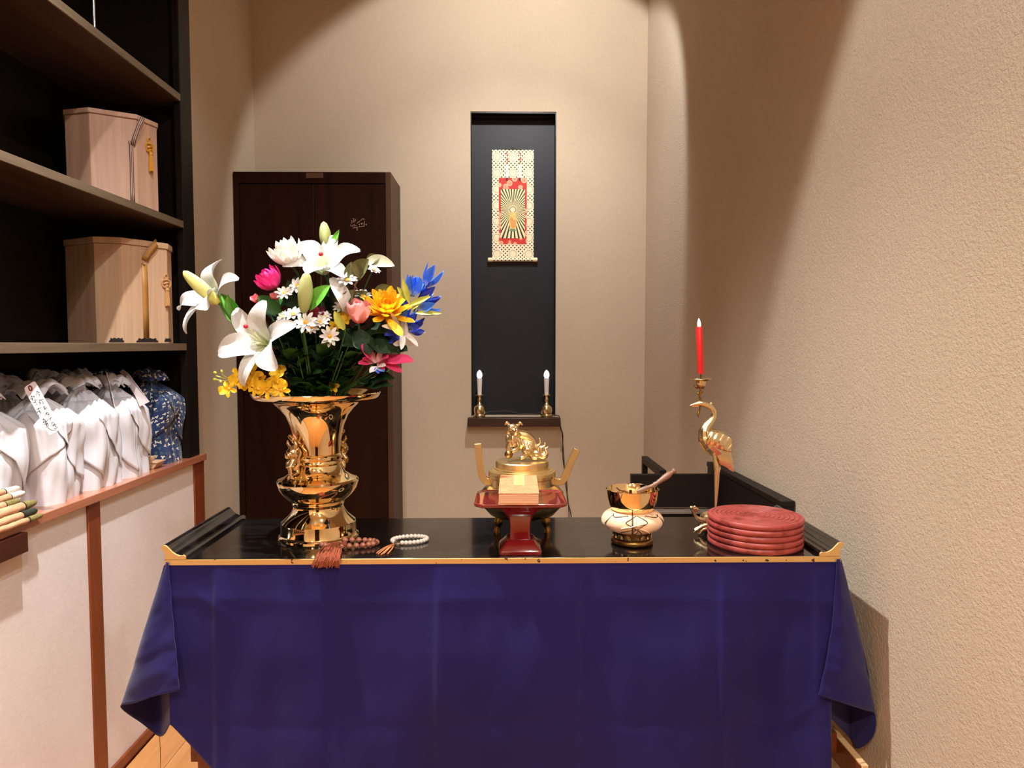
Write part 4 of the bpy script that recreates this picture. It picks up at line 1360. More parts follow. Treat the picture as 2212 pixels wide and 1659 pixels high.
M['leaf_mid'] = plain('mid_green_leaf', (42, 84, 32), 0.5, spec=0.25, vary=0.35, nscale=60, bump=0.2, bscale=160)
M['leaf_bright'] = plain('bright_green_leaf', (92, 158, 52), 0.45, vary=0.25, nscale=60, bump=0.15, bscale=160)
M['leaf_lime'] = plain('lime_leaf', (178, 184, 78), 0.5, vary=0.2, nscale=50)
M['leaf_olive'] = plain('olive_leaf', (98, 98, 58), 0.5, vary=0.25, nscale=60, bump=0.2)
M['leaf_pale'] = plain('pale_leaf', (222, 230, 212), 0.5, vary=0.08)
M['bud_lime'] = petal_mat('lily_bud_skin', (196, 196, 92), (214, 212, 130), 0.0, 0.06, 0.1)
M['bud_green'] = petal_mat('green_lily_bud_skin', (150, 160, 96), (176, 182, 118), 0.0, 0.06, 0.1)
M['stem'] = plain('green_stem', (46, 84, 36), 0.5, vary=0.2)
M['stem_brown'] = plain('brown_twig', (110, 78, 54), 0.7, vary=0.25)
M['filament'] = plain('pale_green_filament', (214, 222, 164), 0.5)
M['anther'] = plain('red_anther', (206, 36, 60), 0.6)
M['daisy_eye'] = plain('yellow_daisy_eye', (222, 170, 40), 0.7, bump=0.4, bscale=900)
rf = random.Random(11)


def petal(mb, base, out, up, L, W, a0, a1, cup=0.25, ruf=0.0, curl=1.0, shape='lily', nu=10, nv=6, twist=0.0):
    side0 = up.cross(out).normalized()
    p = Vector(base)
    b = len(mb.v)
    ph = rf.uniform(0, 6)
    for i in range(nu + 1):
        s = i / nu
        a = R(a0 + (a1 - a0) * s ** curl)
        d = out * math.cos(a) + up * math.sin(a)
        nrm = up * math.cos(a) - out * math.sin(a)
        if i: p = p + d * (L / nu)
        if shape == 'lily': w = W * 2.05 * (s + .03) ** 0.62 * max(0.0, 1.02 - s) ** 0.62 * (0.9 if s < .9 else 0.9)
        elif shape == 'round': w = W * 1.25 * (s + .05) ** 0.55 * max(0.0, 1.03 - s ** 3) ** 0.6
        elif shape == 'strap': w = W * min(1, .45 + 1.4 * s) * max(0.0, 1.02 - s ** 5) ** 0.6
        else: w = W * math.sin(PI * min(1, .06 + .94 * s)) ** 0.8
        w *= .5
        tw = twist * s
        sd = side0 * math.cos(tw) + nrm * math.sin(tw); n2 = nrm * math.cos(tw) - side0 * math.sin(tw)
        for j in range(nv + 1):
            v = -1 + 2 * j / nv
            rz = ruf * w * math.sin(9 * s + ph + v * 2) * abs(v) ** 2 * math.copysign(1, v)
            mb.v.append(p + sd * (v * w) + n2 * (cup * w * v * v + rz + (0.10 * w * (1 - abs(v) ** .5) if shape == 'lily' else 0)))
    for i in range(nu):
        for j in range(nv):
            q = b + i * (nv + 1) + j
            mb.f.append([q, q + 1, q + nv + 2, q + nv + 1])
    return p


def basis(axis, roll=0.0):
    ax = Vector(axis).normalized()
    x = ax.cross(Vector((0, 0, 1)))
    if x.length < 1e-3: x = Vector((1, 0, 0))
    x.normalize(); y = ax.cross(x).normalized()
    c, s = math.cos(roll), math.sin(roll)
    return ax, x * c + y * s, y * c - x * s


mouth = Vector((vc.x, vc.y, TZ + .24))


def stem_to(head, axis, root, m=None, r=0.0022, drop=0.05, name='stem'):
    ax = Vector(axis).normalized()
    foot = mouth + Vector(((head.x - mouth.x) * .22, (head.y - mouth.y) * .22 + rf.uniform(-.01, .01), -.03))
    rimp = mouth + Vector(((head.x - mouth.x) * .34, (head.y - mouth.y) * .30, .045))
    pts = cr([head - ax * .002, head - ax * drop, rimp.lerp(head - ax * drop, .4), rimp, foot], 6)
    return obj(name, MB().tube(pts, r, 8), m or M['stem'], root)


def flower(name, label, cat, head, axis, rings, m, stem=True, group=None, stem_m=None, stem_r=.0022, drop=0.05, roll=0.0):
    ax, x, y = basis(axis, roll)
    root = thing(name, label, cat, head, group)
    for rg in rings:
        n, L, Wd, a0, a1 = rg['n'], rg['L'], rg['W'], rg['a0'], rg['a1']
        for k in range(n):
            if k in rg.get('skip', ()): continue
            a = 2 * PI * (k + rg.get('ph', 0)) / n + rf.uniform(-1, 1) * rg.get('jit', .06)
            out = x * math.cos(a) + y * math.sin(a)
            mb = MB()
            petal(mb, head + out * rg.get('r', .002) + ax * rg.get('h', 0), out, ax, L * rf.uniform(.92, 1.08), Wd * rf.uniform(.93, 1.07), a0 + rf.uniform(-4, 4), a1 + rf.uniform(-9, 9) * rg.get('wild', 1), rg.get('cup', .3), rg.get('ruf', 0), rg.get('curl', 1), rg.get('shape', 'lily'), rg.get('nu', 10), rg.get('nv', 6), rg.get('twist', 0) * rf.uniform(-1, 1))
            obj('petal', mb, rg.get('m', m), root, sharp=180)
    if stem: stem_to(head, axis, root, stem_m, stem_r, drop)
    return root, ax, x, y


def leaf(root, base, tip, W, m, up=(0, 0, 1), bend=0.15, fold=0.35, name='leaf', shape='leaf', ruf=0.0):
    base, tip = Vector(base), Vector(tip)
    d = tip - base; L = d.length; d.normalize()
    u = Vector(up); u = (u - d * u.dot(d))
    if u.length < 1e-4: u = d.orthogonal()
    u.normalize()
    mb = MB()
    petal(mb, base, d, u, L * 1.02, W, bend * 60, -bend * 60, fold, ruf, 1, shape, 10, 6)
    return obj(name, mb, m, root, sharp=180)


def stamens(root, head, ax, x, y, L, n=6, r=.012, tilt=(0, 0), red=True):
    mb = MB(); tips = []
    for k in range(n):
        a = 2 * PI * k / n
        o = (x * math.cos(a) + y * math.sin(a))
        e = head + ax * L * rf.uniform(.85, 1) + o * r + x * tilt[0] + y * tilt[1]
        mb.tube(cr([head, head + ax * L * .5 + o * r * .35, e], 4), .0007, 5); tips.append(e)
    obj('stamen', mb, M['filament'], root, kind=None)
    return tips


def lily(label, head, axis, L, Wd, a0, a1, roll, skip=(), group='white lilies in the vase', ruf=.10, a1b=None, drop=.05, stam=.045, stig=None, stem=True):
    rings = [dict(n=3, L=L, W=Wd, a0=a0, a1=a1, ph=0, cup=.32, ruf=ruf, curl=1.5, r=.003, nu=14, nv=8, wild=1.6, skip=skip), dict(n=3, L=L * .98, W=Wd * .78, a0=a0 - 6, a1=(a1b if a1b is not None else a1 - 12), ph=.5, cup=.25, ruf=ruf * .6, curl=1.5, r=.004, h=-.001, nu=14, nv=8, wild=1.6)]
    root, ax, x, y = flower('white_lily', label, 'lily', head, axis, rings, M['lily'], stem, group, stem_r=.0028, drop=drop, roll=roll)
    if stam:
        stamens(root, head, ax, x, y, stam)
    if stig is not None:
        obj('pistil', MB().tube(cr([head, head.lerp(stig, .5) + ax * .004, stig], 5), .0011, 6), M['filament'], root)
        obj('stigma', MB().ell(stig, (.0042, .0038, .0040)), M['anther'], root)
    return root, ax, x, y


# 1 front left lily, opening towards the left front
h = PY(580, 746, 1.322)
lily('large white lily opening at the lower left front of the bouquet', h, (-.42, -.86, .30), .094, .054, 58, -14, R(20), stig=PY(531, 705, 1.262), ruf=.12)
# 2 top lily
h = PY(702, 590, 1.365)
r2, ax, x, y = lily('large white lily at the top of the bouquet with a red stigma', h, (.0, -.66, .68), .084, .052, 62, 4, R(75), stig=PY(693, 549, 1.300), ruf=.2)
# its long drooping petal
mb = MB(); petal(mb, PY(716, 600, 1.33), (PY(735, 630, 1.31) - PY(716, 600, 1.33)).normalized(), Vector((0.2, -.9, .4)).normalized(), .092, .032, 20, -75, .3, .2, 1.2, 'lily', 14, 8)
obj('petal', mb, M['lily'], r2, sharp=180)
# 3 far-left lily seen from the side
h = PY(476, 652, 1.36)
r3, ax, x, y = lily('white lily facing left at the far left of the bouquet', h, (-.62, -.58, .52), .092, .054, 64, -26, R(30), ruf=.22, stam=.03, drop=.02)
leaf(r3, PY(520, 702, 1.365), PY(476, 634, 1.352), .030, M['leaf_bright'], (0.2, -1, .2), .3, .8)
leaf(r3, PY(524, 708, 1.362), PY(492, 636, 1.345), .024, M['leaf_bright'], (-.4, -1, 0), .25, .8)
leaf(r3, PY(512, 716, 1.36), PY(505, 668, 1.345), .014, M['leaf_bright'], (0, -1, 0), .1, .4)
# buds
def bud(label, base, tip, r, m, group='lily buds', drop=.03):
    base, tip = Vector(base), Vector(tip)
    ax = (tip - base).normalized()
    root = thing('lily_bud', label, 'bud', base, group)
    _, x, y = basis(ax)
    mb = MB()
    L = (tip - base).length
    mb.grid(lambda a, b: base + ax * (L * a) + (x * math.cos(2 * PI * b) + y * math.sin(2 * PI * b)) * (r * (.25 + .75 * math.sin(PI * min(1, a * .96 + .03)) ** .7) * (1 + .10 * math.cos(6 * PI * b)) * (1 if a < .97 else .35)), 16, 24, wrap=True)
    mb.f.append(list(range(24))); mb.f.append(list(range(len(mb.v) - 24, len(mb.v))))
    obj('bud', mb, m, root, sharp=80)
    stem_to(base, ax, root, r=.002, drop=drop)
    return root


bud('long lime lily bud in front of the far left white lily', PY(473, 656, 1.325), PY(396, 586, 1.315), .0118, M['bud_lime'], drop=.004)
bud('green lily bud standing above the topmost white lily', PY(706, 540, 1.375), PY(699, 479, 1.385), .0108, M['bud_green'])
b3_ = bud('olive green lily bud at the centre below the top lily', PY(656, 676, 1.29), PY(662, 588, 1.285), .0128, M['bud_green'], drop=.02)
leaf(b3_, PY(668, 668, 1.30), PY(712, 616, 1.29), .030, M['leaf_lime'] if False else M['leaf_bright'], (-.3, -1, .2), .3, .4)
lf = thing('lily_leaf', 'slim curled green leaf beside the topmost bud', 'leaf', PY(712, 533, 1.37))
leaf(lf, PY(712, 533, 1.37), PY(734, 496, 1.37), .016, M['leaf_bright'], (-.6, -1, .3), -.35, .4)
stem_to(PY(712, 533, 1.37), (.3, 0, .9), lf, r=.0014)

# 5 white and magenta chrysanthemums, dark red one
def mum(label, head, axis, r, m, L=1.0, tight=1.0, group=None, name='chrysanthemum'):
    rings = []
    for i, (n, f, a0, a1) in enumerate(((9, 1.0, 14, 92), (9, 1.0, 24, 112), (9, .95, 36, 126), (8, .86, 48, 138), (7, .72, 60, 146), (5, .52, 74, 150))):
        rings.append(dict(n=n, L=r * 1.22 * f * L, W=r * .44, a0=a0 * tight, a1=a1 * tight, ph=.5 * i + .1, cup=.55, shape='strap', r=r * .16 * (1 - i * .12), h=i * r * .05, nu=8, nv=4, jit=.12))
    return flower(name, label, 'chrysanthemum', head, axis, rings, m, group=group)


mum('white chrysanthemum to the left of the top lily', PY(630, 572, 1.355), (-.28, -.42, .86), .039, M['white_mum'], 1.06, .9)
mum('magenta chrysanthemum at the upper left of the bouquet', PY(596, 622, 1.335), (-.45, -.50, .74), .034, M['magenta'], 1.0)
mum('dark red chrysanthemum half hidden behind the daisies', PY(683, 690, 1.335), (.15, -.4, .9), .022, M['dark_red'], 1.1)
# 7 yellow
yr = []
for i, (n, f, a0, a1) in enumerate(((8, 1.0, 2, 30), (8, .92, 22, 52), (8, .80, 38, 70), (7, .62, 50, 84), (6, .44, 60, 100))):
    yr.append(dict(n=n, L=.052 * f, W=.0185, a0=a0, a1=a1, ph=.5 * i + .2, cup=.4, shape='round', r=.005, h=i * .0022, nu=8, nv=4, jit=.1))
yl, ax, x, y = flower('yellow_lotus', 'large yellow lotus-like bloom at the right of the bouquet', 'flower', PY(834, 678, 1.335), (.20, -.62, .66), yr, M['yellow'])
mb = MB(); petal(mb, PY(838, 690, 1.31), (PY(866, 722, 1.29) - PY(838, 690, 1.31)).normalized(), Vector((.2, -.8, .4)), .046, .019, 8, -12, .3, 0, 1, 'round')
obj('petal', mb, M['yellow'], yl, sharp=180)
# 8 pink rose
rr_ = []
for i, (n, f, a0, a1) in enumerate(((5, 1.0, 38, 96), (5, .95, 56, 112), (4, .86, 70, 118), (3, .74, 80, 122))):
    rr_.append(dict(n=n, L=.044 * f, W=.036 * f, a0=a0, a1=a1, ph=.35 * i, cup=.75, shape='round', r=.008 * (1 - i * .2), h=0, ruf=.08, nu=10, nv=8))
flower('pink_rose', 'pink half-open rose left of the yellow bloom', 'rose', PY(775, 696, 1.315), (.10, -.38, .90), rr_, M['pink'])

# 9 blue gentians
gent = thing('gentian_spray', 'spray of blue gentians with slim lime leaves at the right of the bouquet', 'flower', PY(888, 720, 1.37))
gm = []
spine = [PY(842, 800, 1.39), PY(866, 745, 1.38), PY(886, 700, 1.37), PY(902, 650, 1.365), PY(925, 604, 1.36)]
obj('stem', MB().tube(cr([mouth + Vector((.03, 0, -.02)), mouth + Vector((.055, -.01, .05))] + spine, 5), .0018, 8), M['stem'], gent)


def gblossom(base, tip, r, m, n=5):
    base, tip = Vector(base), Vector(tip)
    ax = (tip - base).normalized(); L = (tip - base).length
    _, x, y = basis(ax)
    o = obj('blossom', MB().tube([base, base + ax * L * .25], [r * .35, r * .5], 10), M['leaf_mid'], gent)
    for k in range(n):
        a = 2 * PI * k / n
        out = x * math.cos(a) + y * math.sin(a)
        mb = MB()
        petal(mb, base + out * r * .3, out, ax, L, r * 1.25, 74, 70, -.45, .05, 1, 'leaf', 8, 4)
        for i, p in enumerate(mb.v): pass
        obj('petal', mb, m, o, sharp=180, origin=base)


for (u0, v0, u1, v1, dep, m) in ((918, 618, 945, 574, 1.35, 'blue'), (890, 640, 900, 594, 1.345, 'blue'), (893, 632, 908, 598, 1.36, 'blue'), (905, 655, 945, 626, 1.345, 'deep_blue'), (902, 672, 948, 655, 1.34, 'blue'),
                                 (868, 694, 888, 664, 1.345, 'blue'), (878, 712, 906, 676, 1.35, 'deep_blue'), (884, 712, 914, 706, 1.34, 'deep_blue'), (862, 718, 832, 734, 1.33, 'deep_blue'), (868, 662, 866, 640, 1.37, 'deep_blue')):
    gblossom(PY(u0, v0, dep), PY(u1, v1, dep - .006), .0135, M[m])
for (u0, v0, u1, v1, dep, w) in ((884, 655, 870, 602, 1.33, .011), (880, 648, 858, 620, 1.335, .010), (884, 660, 930, 640, 1.325, .011), (898, 676, 954, 677, 1.33, .009), (890, 668, 938, 632, 1.335, .009)):
    leaf(gent, PY(u0, v0, dep), PY(u1, v1, dep - .008), w, M['leaf_lime'], (0, -1, .3), .1, .4)
h = PY(868, 716, 1.335)
rw = [dict(n=6, L=.042, W=.015, a0=30, a1=8, cup=.3, r=.003, nu=8, nv=4, jit=.25, wild=2)]
flower('white_daisy_bloom', 'white pointed bloom between yellow bloom and lower gentians', 'flower', h, (.5, -.6, .4), rw, M['daisy'])
h = PY(868, 738, 1.33)
rw = [dict(n=4, L=.036, W=.014, a0=20, a1=-10, cup=.3, r=.003, nu=8, nv=4, jit=.25, wild=2)]
flower('white_daisy_bloom', 'white pointed bloom at the right edge above dark leaves', 'flower', h, (.8, -.4, -.2), rw, M['daisy'])

# 10 daisies
def daisy(label, u, v, dep, r, axis):
    h = PY(u, v, dep)
    root, ax, x, y = flower('daisy', label, 'daisy', h, axis, [dict(n=9, L=r, W=r * .42, a0=22, a1=4, cup=.25, shape='strap', r=r * .14, nu=6, nv=4, jit=.08), dict(n=6, L=r * .72, W=r * .36, a0=42, a1=26, cup=.25, shape='strap', r=r * .12, h=.001, ph=.5, nu=6, nv=4)], M['daisy'], stem_r=.0012, group='white daisies in the vase')
    obj('eye', MB().ell(h + ax * .0015, (r * .24, r * .24, r * .20), n=12, m=8), M['daisy_eye'], root)


for lb, u, v, dep, r, axs in (('front daisy directly under the olive lily bud', 661, 697, 1.285, .0185, (-.1, -.9, .3)), ('daisy left of the front daisy, tilted upward', 634, 680, 1.30, .0175, (-.1, -.6, .7)), ('small daisy left beside the front lily petals', 612, 686, 1.31, .014, (-.5, -.6, .5)),
                              ('daisy to the right under the dark red bloom', 692, 697, 1.30, .014, (.2, -.7, .6)), ('lowest daisy hanging over the dark leaves', 712, 726, 1.30, .0175, (.25, -.85, -.1)), ('daisy below the white chrysanthemum', 642, 618, 1.325, .0165, (-.3, -.6, .4)),
                              ('daisy beside the magenta bloom', 614, 634, 1.32, .0150, (.1, -.7, .5)), ('daisy low behind the front daisy', 674, 708, 1.30, .0125, (.1, -.8, .2)), ('daisy on the drooping petal of the top lily', 750, 606, 1.315, .0180, (.1, -.6, .7)),
                              ('daisy under the folded leaf, upper right', 806, 584, 1.36, .0135, (.4, -.4, .7)), ('daisy left of the pink rose', 737, 664, 1.33, .0145, (0, -.7, .6)), ('daisy behind the pink rose top', 782, 638, 1.35, .0165, (.1, -.5, .8)), ('daisy above the dark red bloom', 700, 684, 1.32, .013, (.3, -.6, .6))):
    daisy('small white ' + lb, u, v, dep, r, axs)

# 12 pink lily low on the right
h = PY(814, 782, 1.325)
pkr, ax, x, y = flower('pink_lily', 'magenta pink lily spreading over the right rim of the vase', 'lily', h, (.1, -.85, .35), [dict(n=3, L=.03, W=.013, a0=50, a1=30, cup=.3, r=.003, jit=.3)], M['pink_lily'], drop=.02)
for (u1, v1, w, c) in ((782, 752, .034, 10), (776, 786, .022, 0), (890, 775, .030, -10), (866, 795, .022, -20), (838, 772, .02, 0)):
    mb = MB(); t1 = PY(u1, v1, 1.30)
    petal(mb, h, (t1 - h).normalized(), Vector((0, -.7, .7)), (t1 - h).length * 1.04, w, 8, c - 8, .35, .15, 1, 'lily', 12, 6)
    obj('petal', mb, M['pink_lily'], pkr, sharp=180)
bl = thing('iris_bloom', 'small blue and white bloom under the pink lily', 'flower', PY(815, 795, 1.31))
for (u1, v1, m) in ((800, 804, 'daisy'), (829, 802, 'blue'), (818, 806, 'deep_blue'), (832, 790, 'daisy')):
    mb = MB(); b0_ = PY(815, 792, 1.315); t1 = PY(u1, v1, 1.30)
    petal(mb, b0_, (t1 - b0_).normalized(), Vector((0, -.7, .7)), (t1 - b0_).length * 1.1, .013, 8, -8, .3, .1, 1, 'leaf')
    obj('petal', mb, M[m], bl, sharp=180)
stem_to(PY(815, 795, 1.315), (.3, -.4, .7), bl, r=.0014, drop=.01)

# 13 yellow oncidium spray over the left rim
onc = thing('oncidium_spray', 'spray of small yellow orchids hanging over the left rim', 'orchid', PY(600, 835, 1.33))
obj('stem', MB().tube(cr([mouth + Vector((-.03, -.02, .0)), PY(610, 828, 1.335), PY(560, 824, 1.315), PY(510, 822, 1.31), PY(466, 812, 1.31)], 6), .0011, 6).tube(cr([PY(520, 822, 1.312), PY(492, 828, 1.305), PY(492, 842, 1.30)], 4), .0008, 6).tube(cr([PY(500, 820, 1.31), PY(484, 812, 1.305), PY(478, 806, 1.305)], 4), .0008, 6).tube(cr([PY(500, 822, 1.31), PY(480, 822, 1.305), PY(466, 820, 1.305)], 4), .0007, 6), M['leaf_lime'], onc)
for (u, v, dep, r) in ((520, 814, 1.30, .020), (544, 806, 1.31, .020), (535, 828, 1.305, .012), (495, 840, 1.295, .015), (552, 840, 1.30, .014), (577, 842, 1.295, .017), (607, 843, 1.295, .016), (598, 818, 1.315, .016), (560, 822, 1.32, .014), (603, 796, 1.33, .013), (590, 830, 1.31, .014), (520, 828, 1.30, .010)):
    h = PY(u, v, dep)
    ax, x, y = basis((rf.uniform(-.4, .3), -1, rf.uniform(-.2, .5)), rf.uniform(0, 6))
    o = obj('blossom', MB().ell(h, r * .2, n=8, m=6), M['daisy_eye'], onc)
    for k in range(5):
        a = 2 * PI * k / 5
        out = x * math.cos(a) + y * math.sin(a)
        mb = MB(); petal(mb, h + out * r * .1, out, ax, r * (1.0 if k else 1.2), r * (.62 if k else 1.3), 25, -10, .3, .35, 1, 'round', 6, 6)
        obj('petal', mb, M['oncid'], o, sharp=180, origin=h)
for (u, v, du, dv) in ((468, 806, -8, -2), (468, 819, -9, 1), (482, 806, -4, -8), (478, 822, -3, 5)):
    a = PY(u, v, 1.305); b_ = PY(u + du, v + dv, 1.305)
    obj('bud', MB().tube([a, a.lerp(b_, .4), a.lerp(b_, .8), b_], [.0012, .0030, .0024, .0006], 8), M['leaf_lime'], onc)
# yellow blossoms seen between the dark stems
for (u, v, dep) in ((738, 800, 1.37), (751, 792, 1.38), (722, 834, 1.36), (730, 772, 1.38), (742, 682, 1.33), (747, 690, 1.325), (724, 704, 1.33)):
    h = PY(u, v, dep)
    root = thing('small_yellow_orchid', 'tiny yellow orchid blossom ' + {738: 'among dark stems, left of the pink lily', 751: 'among dark stems, next to the pink lily', 722: 'just above the vase rim at its middle', 730: 'among dark leaves below the lowest daisy', 742: 'left of the pink rose, upper of a pair', 747: 'left of the pink rose, lower of a pair', 724: 'beside the slim lime leaf'}[u], 'orchid', h, 'yellow orchids among the stems')
    ax, x, y = basis((rf.uniform(-.4, .3), -1, rf.uniform(-.2, .5)), rf.uniform(0, 6))
    for k in range(5):
        a = 2 * PI * k / 5; out = x * math.cos(a) + y * math.sin(a)
        mb = MB(); petal(mb, h, out, ax, .013, .010, 25, -10, .3, .3, 1, 'round', 6, 6)
        obj('petal', mb, M['oncid'], root, sharp=180)
    stem_to(h, (0, -.2, 1), root, r=.001, drop=.01)

# 14 foliage: leafy stems, every leaf its own piece
def leafy(label, pts, n, Ln, Wd, m, group=None, spread=1.0, name='leafy_stem', rr=.0018, stem_m=None, frm=.15, serr=0.0):
    P = cr(pts, 8)
    root = thing(name, label, 'foliage', P[0], group)
    obj('stem', MB().tube(P, rr, 7), stem_m or M['stem'], root)
    for k in range(n):
        s = frm + (1 - frm) * k / max(1, n - 1)
        b_ = lerp_poly(P, min(.999, s))
        d = (P[min(len(P) - 1, int(s * (len(P) - 1)) + 1)] - P[max(0, int(s * (len(P) - 1)) - 1)]).normalized()
        a = 2.4 * k + rf.uniform(-.4, .4)
        out = Vector((math.cos(a), -abs(math.sin(a)) * .9 - .1, rf.uniform(-.1, .5))) * spread
        t_ = b_ + (out.normalized() * .9 + d * .35).normalized() * Ln * rf.uniform(.75, 1.15)
        leaf(root, b_, t_, Wd * rf.uniform(.8, 1.15), m[k % len(m)], (rf.uniform(-.3, .3), -.6, .8), rf.uniform(-.05, .35), rf.uniform(.1, .4), ruf=.25)
    return root


G = 'dark leafy stems inside the bouquet'
LBS = iter(['behind the front lily tip', 'under the small daisies', 'below the rose twig', 'under the pink rose', 'beside the front lily heart', 'behind the olive lily bud', 'behind the drooping lily petal', 'beside the pink lily', 'low in the centre, just above the vase rim', 'low left, right of the oncidium', 'low right, left of the pink lily', 'behind the variegated leaf'])
base_ = lambda du, dy=0.0: mouth + Vector((du, dy, -.02))
DK = [M['leaf'], M['leaf'], M['leaf_mid']]
for (u, v, dep, n, Ln) in ((640, 720, 1.36, 13, .056), (690, 730, 1.37, 14, .056), (745, 720, 1.37, 14, .056), (790, 730, 1.36, 13, .056), (610, 740, 1.35, 11, .050), (660, 650, 1.39, 13, .050), (720, 650, 1.39, 13, .050), (820, 750, 1.355, 11, .050), (700, 770, 1.335, 12, .052), (640, 780, 1.335, 12, .050), (760, 780, 1.335, 12, .050), (590, 680, 1.375, 9, .045)):
    e = PY(u, v, dep)
    leafy('dark green leafy stem ' + next(LBS), [base_((e.x - mouth.x) * .25), mouth + Vector(((e.x - mouth.x) * .4, (e.y - mouth.y) * .5, .06)), mouth.lerp(e, .7) + Vector((0, 0, .01)), e], n, Ln, .034, DK, G)
# broad leaves at the right rim and right side
br1 = leafy('broad dark leaves resting on the right rim of the vase', [base_(.04), mouth + Vector((.06, -.02, .055)), PY(800, 830, 1.33)], 2, .03, .03, DK)
for (u0, v0, u1, v1, dep, w) in ((782, 830, 852, 816, 1.31, .040), (785, 836, 850, 834, 1.30, .022), (770, 838, 822, 800, 1.32, .034), (800, 800, 838, 786, 1.33, .03)):
    leaf(br1, PY(u0, v0, dep + .02), PY(u1, v1, dep), w, M['leaf'], (0, -.5, .9), .2, .15, ruf=.3)
br2 = leafy('dark serrated leaves below the pink rose and yellow bloom', [base_(.03), mouth + Vector((.07, -.02, .10)), PY(790, 735, 1.335)], 2, .03, .03, DK)
for (u0, v0, u1, v1, dep, w) in ((790, 730, 862, 760, 1.31, .044), (780, 720, 842, 712, 1.32, .036), (775, 725, 740, 748, 1.315, .034), (770, 715, 800, 765, 1.30, .038), (840, 742, 880, 758, 1.32, .028), (765, 740, 720, 700, 1.33, .030)):
    leaf(br2, PY(u0, v0, dep + .015), PY(u1, v1, dep), w, M['leaf'], (0, -.7, .7), .2, .15, ruf=.3)
for (u0, v0, u1, v1, dep, w, m, lb) in ((604, 676, 556, 640, 1.33, .030, 'leaf_mid', 'variegated green leaf above the front lily'), (640, 660, 612, 634, 1.335, .026, 'leaf', 'small dark leaf under the magenta bloom'), (645, 655, 622, 606, 1.34, .024, 'leaf', 'narrow dark leaf beside the magenta bloom'),
                                         (600, 712, 622, 692, 1.305, .014, 'leaf_bright', 'small pointed bright leaf above the front lily'), (744, 712, 722, 672, 1.305, .016, 'leaf_lime', 'slim lime leaf right of the daisies'), (660, 620, 634, 598, 1.35, .02, 'leaf', 'dark leaf under the white chrysanthemum')):
    root = thing('single_leaf', lb, 'leaf', PY(u0, v0, dep))
    leaf(root, PY(u0, v0, dep), PY(u1, v1, dep - .008), w, M[m], (-.2, -1, .4), .15, .3)
    stem_to(PY(u0, v0, dep), (0, 0, 1), root, r=.0012, drop=.01)
# folded olive leaves on the brown twig, upper right
tw = thing('rose_twig', 'brown twig with folded olive leaves at the upper right of the bouquet', 'foliage', PY(738, 704, 1.34))
obj('stem', MB().tube(cr([mouth + Vector((.02, 0, -.02)), PY(736, 770, 1.36), PY(733, 712, 1.34), PY(752, 668, 1.33), PY(764, 634, 1.325), PY(769, 612, 1.325), PY(786, 588, 1.335), PY(797, 574, 1.34)], 6), .0017, 8).tube(cr([PY(769, 612, 1.325), PY(764, 600, 1.32), PY(758, 606, 1.318), PY(772, 625, 1.32)], 5), .0012, 6), M['stem_brown'], tw)
for (u0, v0, u1, v1, dep, w, m) in ((774, 606, 758, 566, 1.325, .036, 'leaf_olive'), (776, 600, 796, 560, 1.32, .034, 'leaf_olive'), (790, 566, 852, 574, 1.335, .026, 'leaf_pale'), (794, 572, 822, 556, 1.338, .024, 'leaf_olive'), (748, 664, 764, 626, 1.315, .024, 'leaf_olive'), (806, 640, 856, 630, 1.36, .030, 'leaf_olive'), (768, 668, 792, 630, 1.35, .034, 'leaf_olive'), (742, 664, 756, 640, 1.32, .026, 'leaf_olive')):
    leaf(tw, PY(u0, v0, dep), PY(u1, v1, dep - .006), w, M[m], (-.2, -1, .5), .2, .7)
for (u, v, lb) in ((558, 654, 'left'), (600, 648, 'right')):
    root = thing('pink_bud', 'small pale pink bud above the front lily, the %s one of two' % lb, 'bud', PY(u, v, 1.33))
    h = PY(u, v, 1.33)
    for k in range(4):
        ax, x, y = basis((-.3, -.6, .6)); a = PI / 2 * k; out = x * math.cos(a) + y * math.sin(a)
        mb = MB(); petal(mb, h, out, ax, .018, .015, 50, 70, .4, .2, 1, 'round', 6, 4)
        obj('petal', mb, M['pink'], root, sharp=180)
    stem_to(h, (-.3, 0, 1), root, r=.001, drop=.01)
# plain bare stems
for i, (u, v, lb) in enumerate(((655, 760, 'left'), (640, 790, 'lower left'), (740, 800, 'right'), (752, 790, 'far right'), (654, 740, 'middle'))):
    root = thing('bare_stem', 'thin bare green stem in the dark middle of the bouquet, the %s one' % lb, 'stem', PY(u, v, 1.29))
    h = PY(u, v - 40, 1.31); f = mouth + Vector(((h.x - mouth.x) * .35, -.03, .03))
    obj('stem', MB().tube(cr([h, h.lerp(f, .5) + Vector((0, -.008, 0)), f, mouth + Vector(((h.x - mouth.x) * .2, -.01, -.02))], 5), .0011, 6), M['stem'], root)
# ------------------------------------------------------------------ wrapped bundles on the counter
def cloth_mat(name, rgb, sheen=0.2, trans=0.0):
    t = NT(name)
    vec = t.mapping()
    c = lin(rgb)
    t.color(t.ramp(t.noise(vec, 14), [(0.3, tuple(x * .95 for x in c)), (0.7, tuple(min(1, x * 1.04) for x in c))]))
    t.p(rough=.6, sheen=sheen)
    t.bump(t.noise(vec, 1100, 2), .1, .0003)
    return t.m


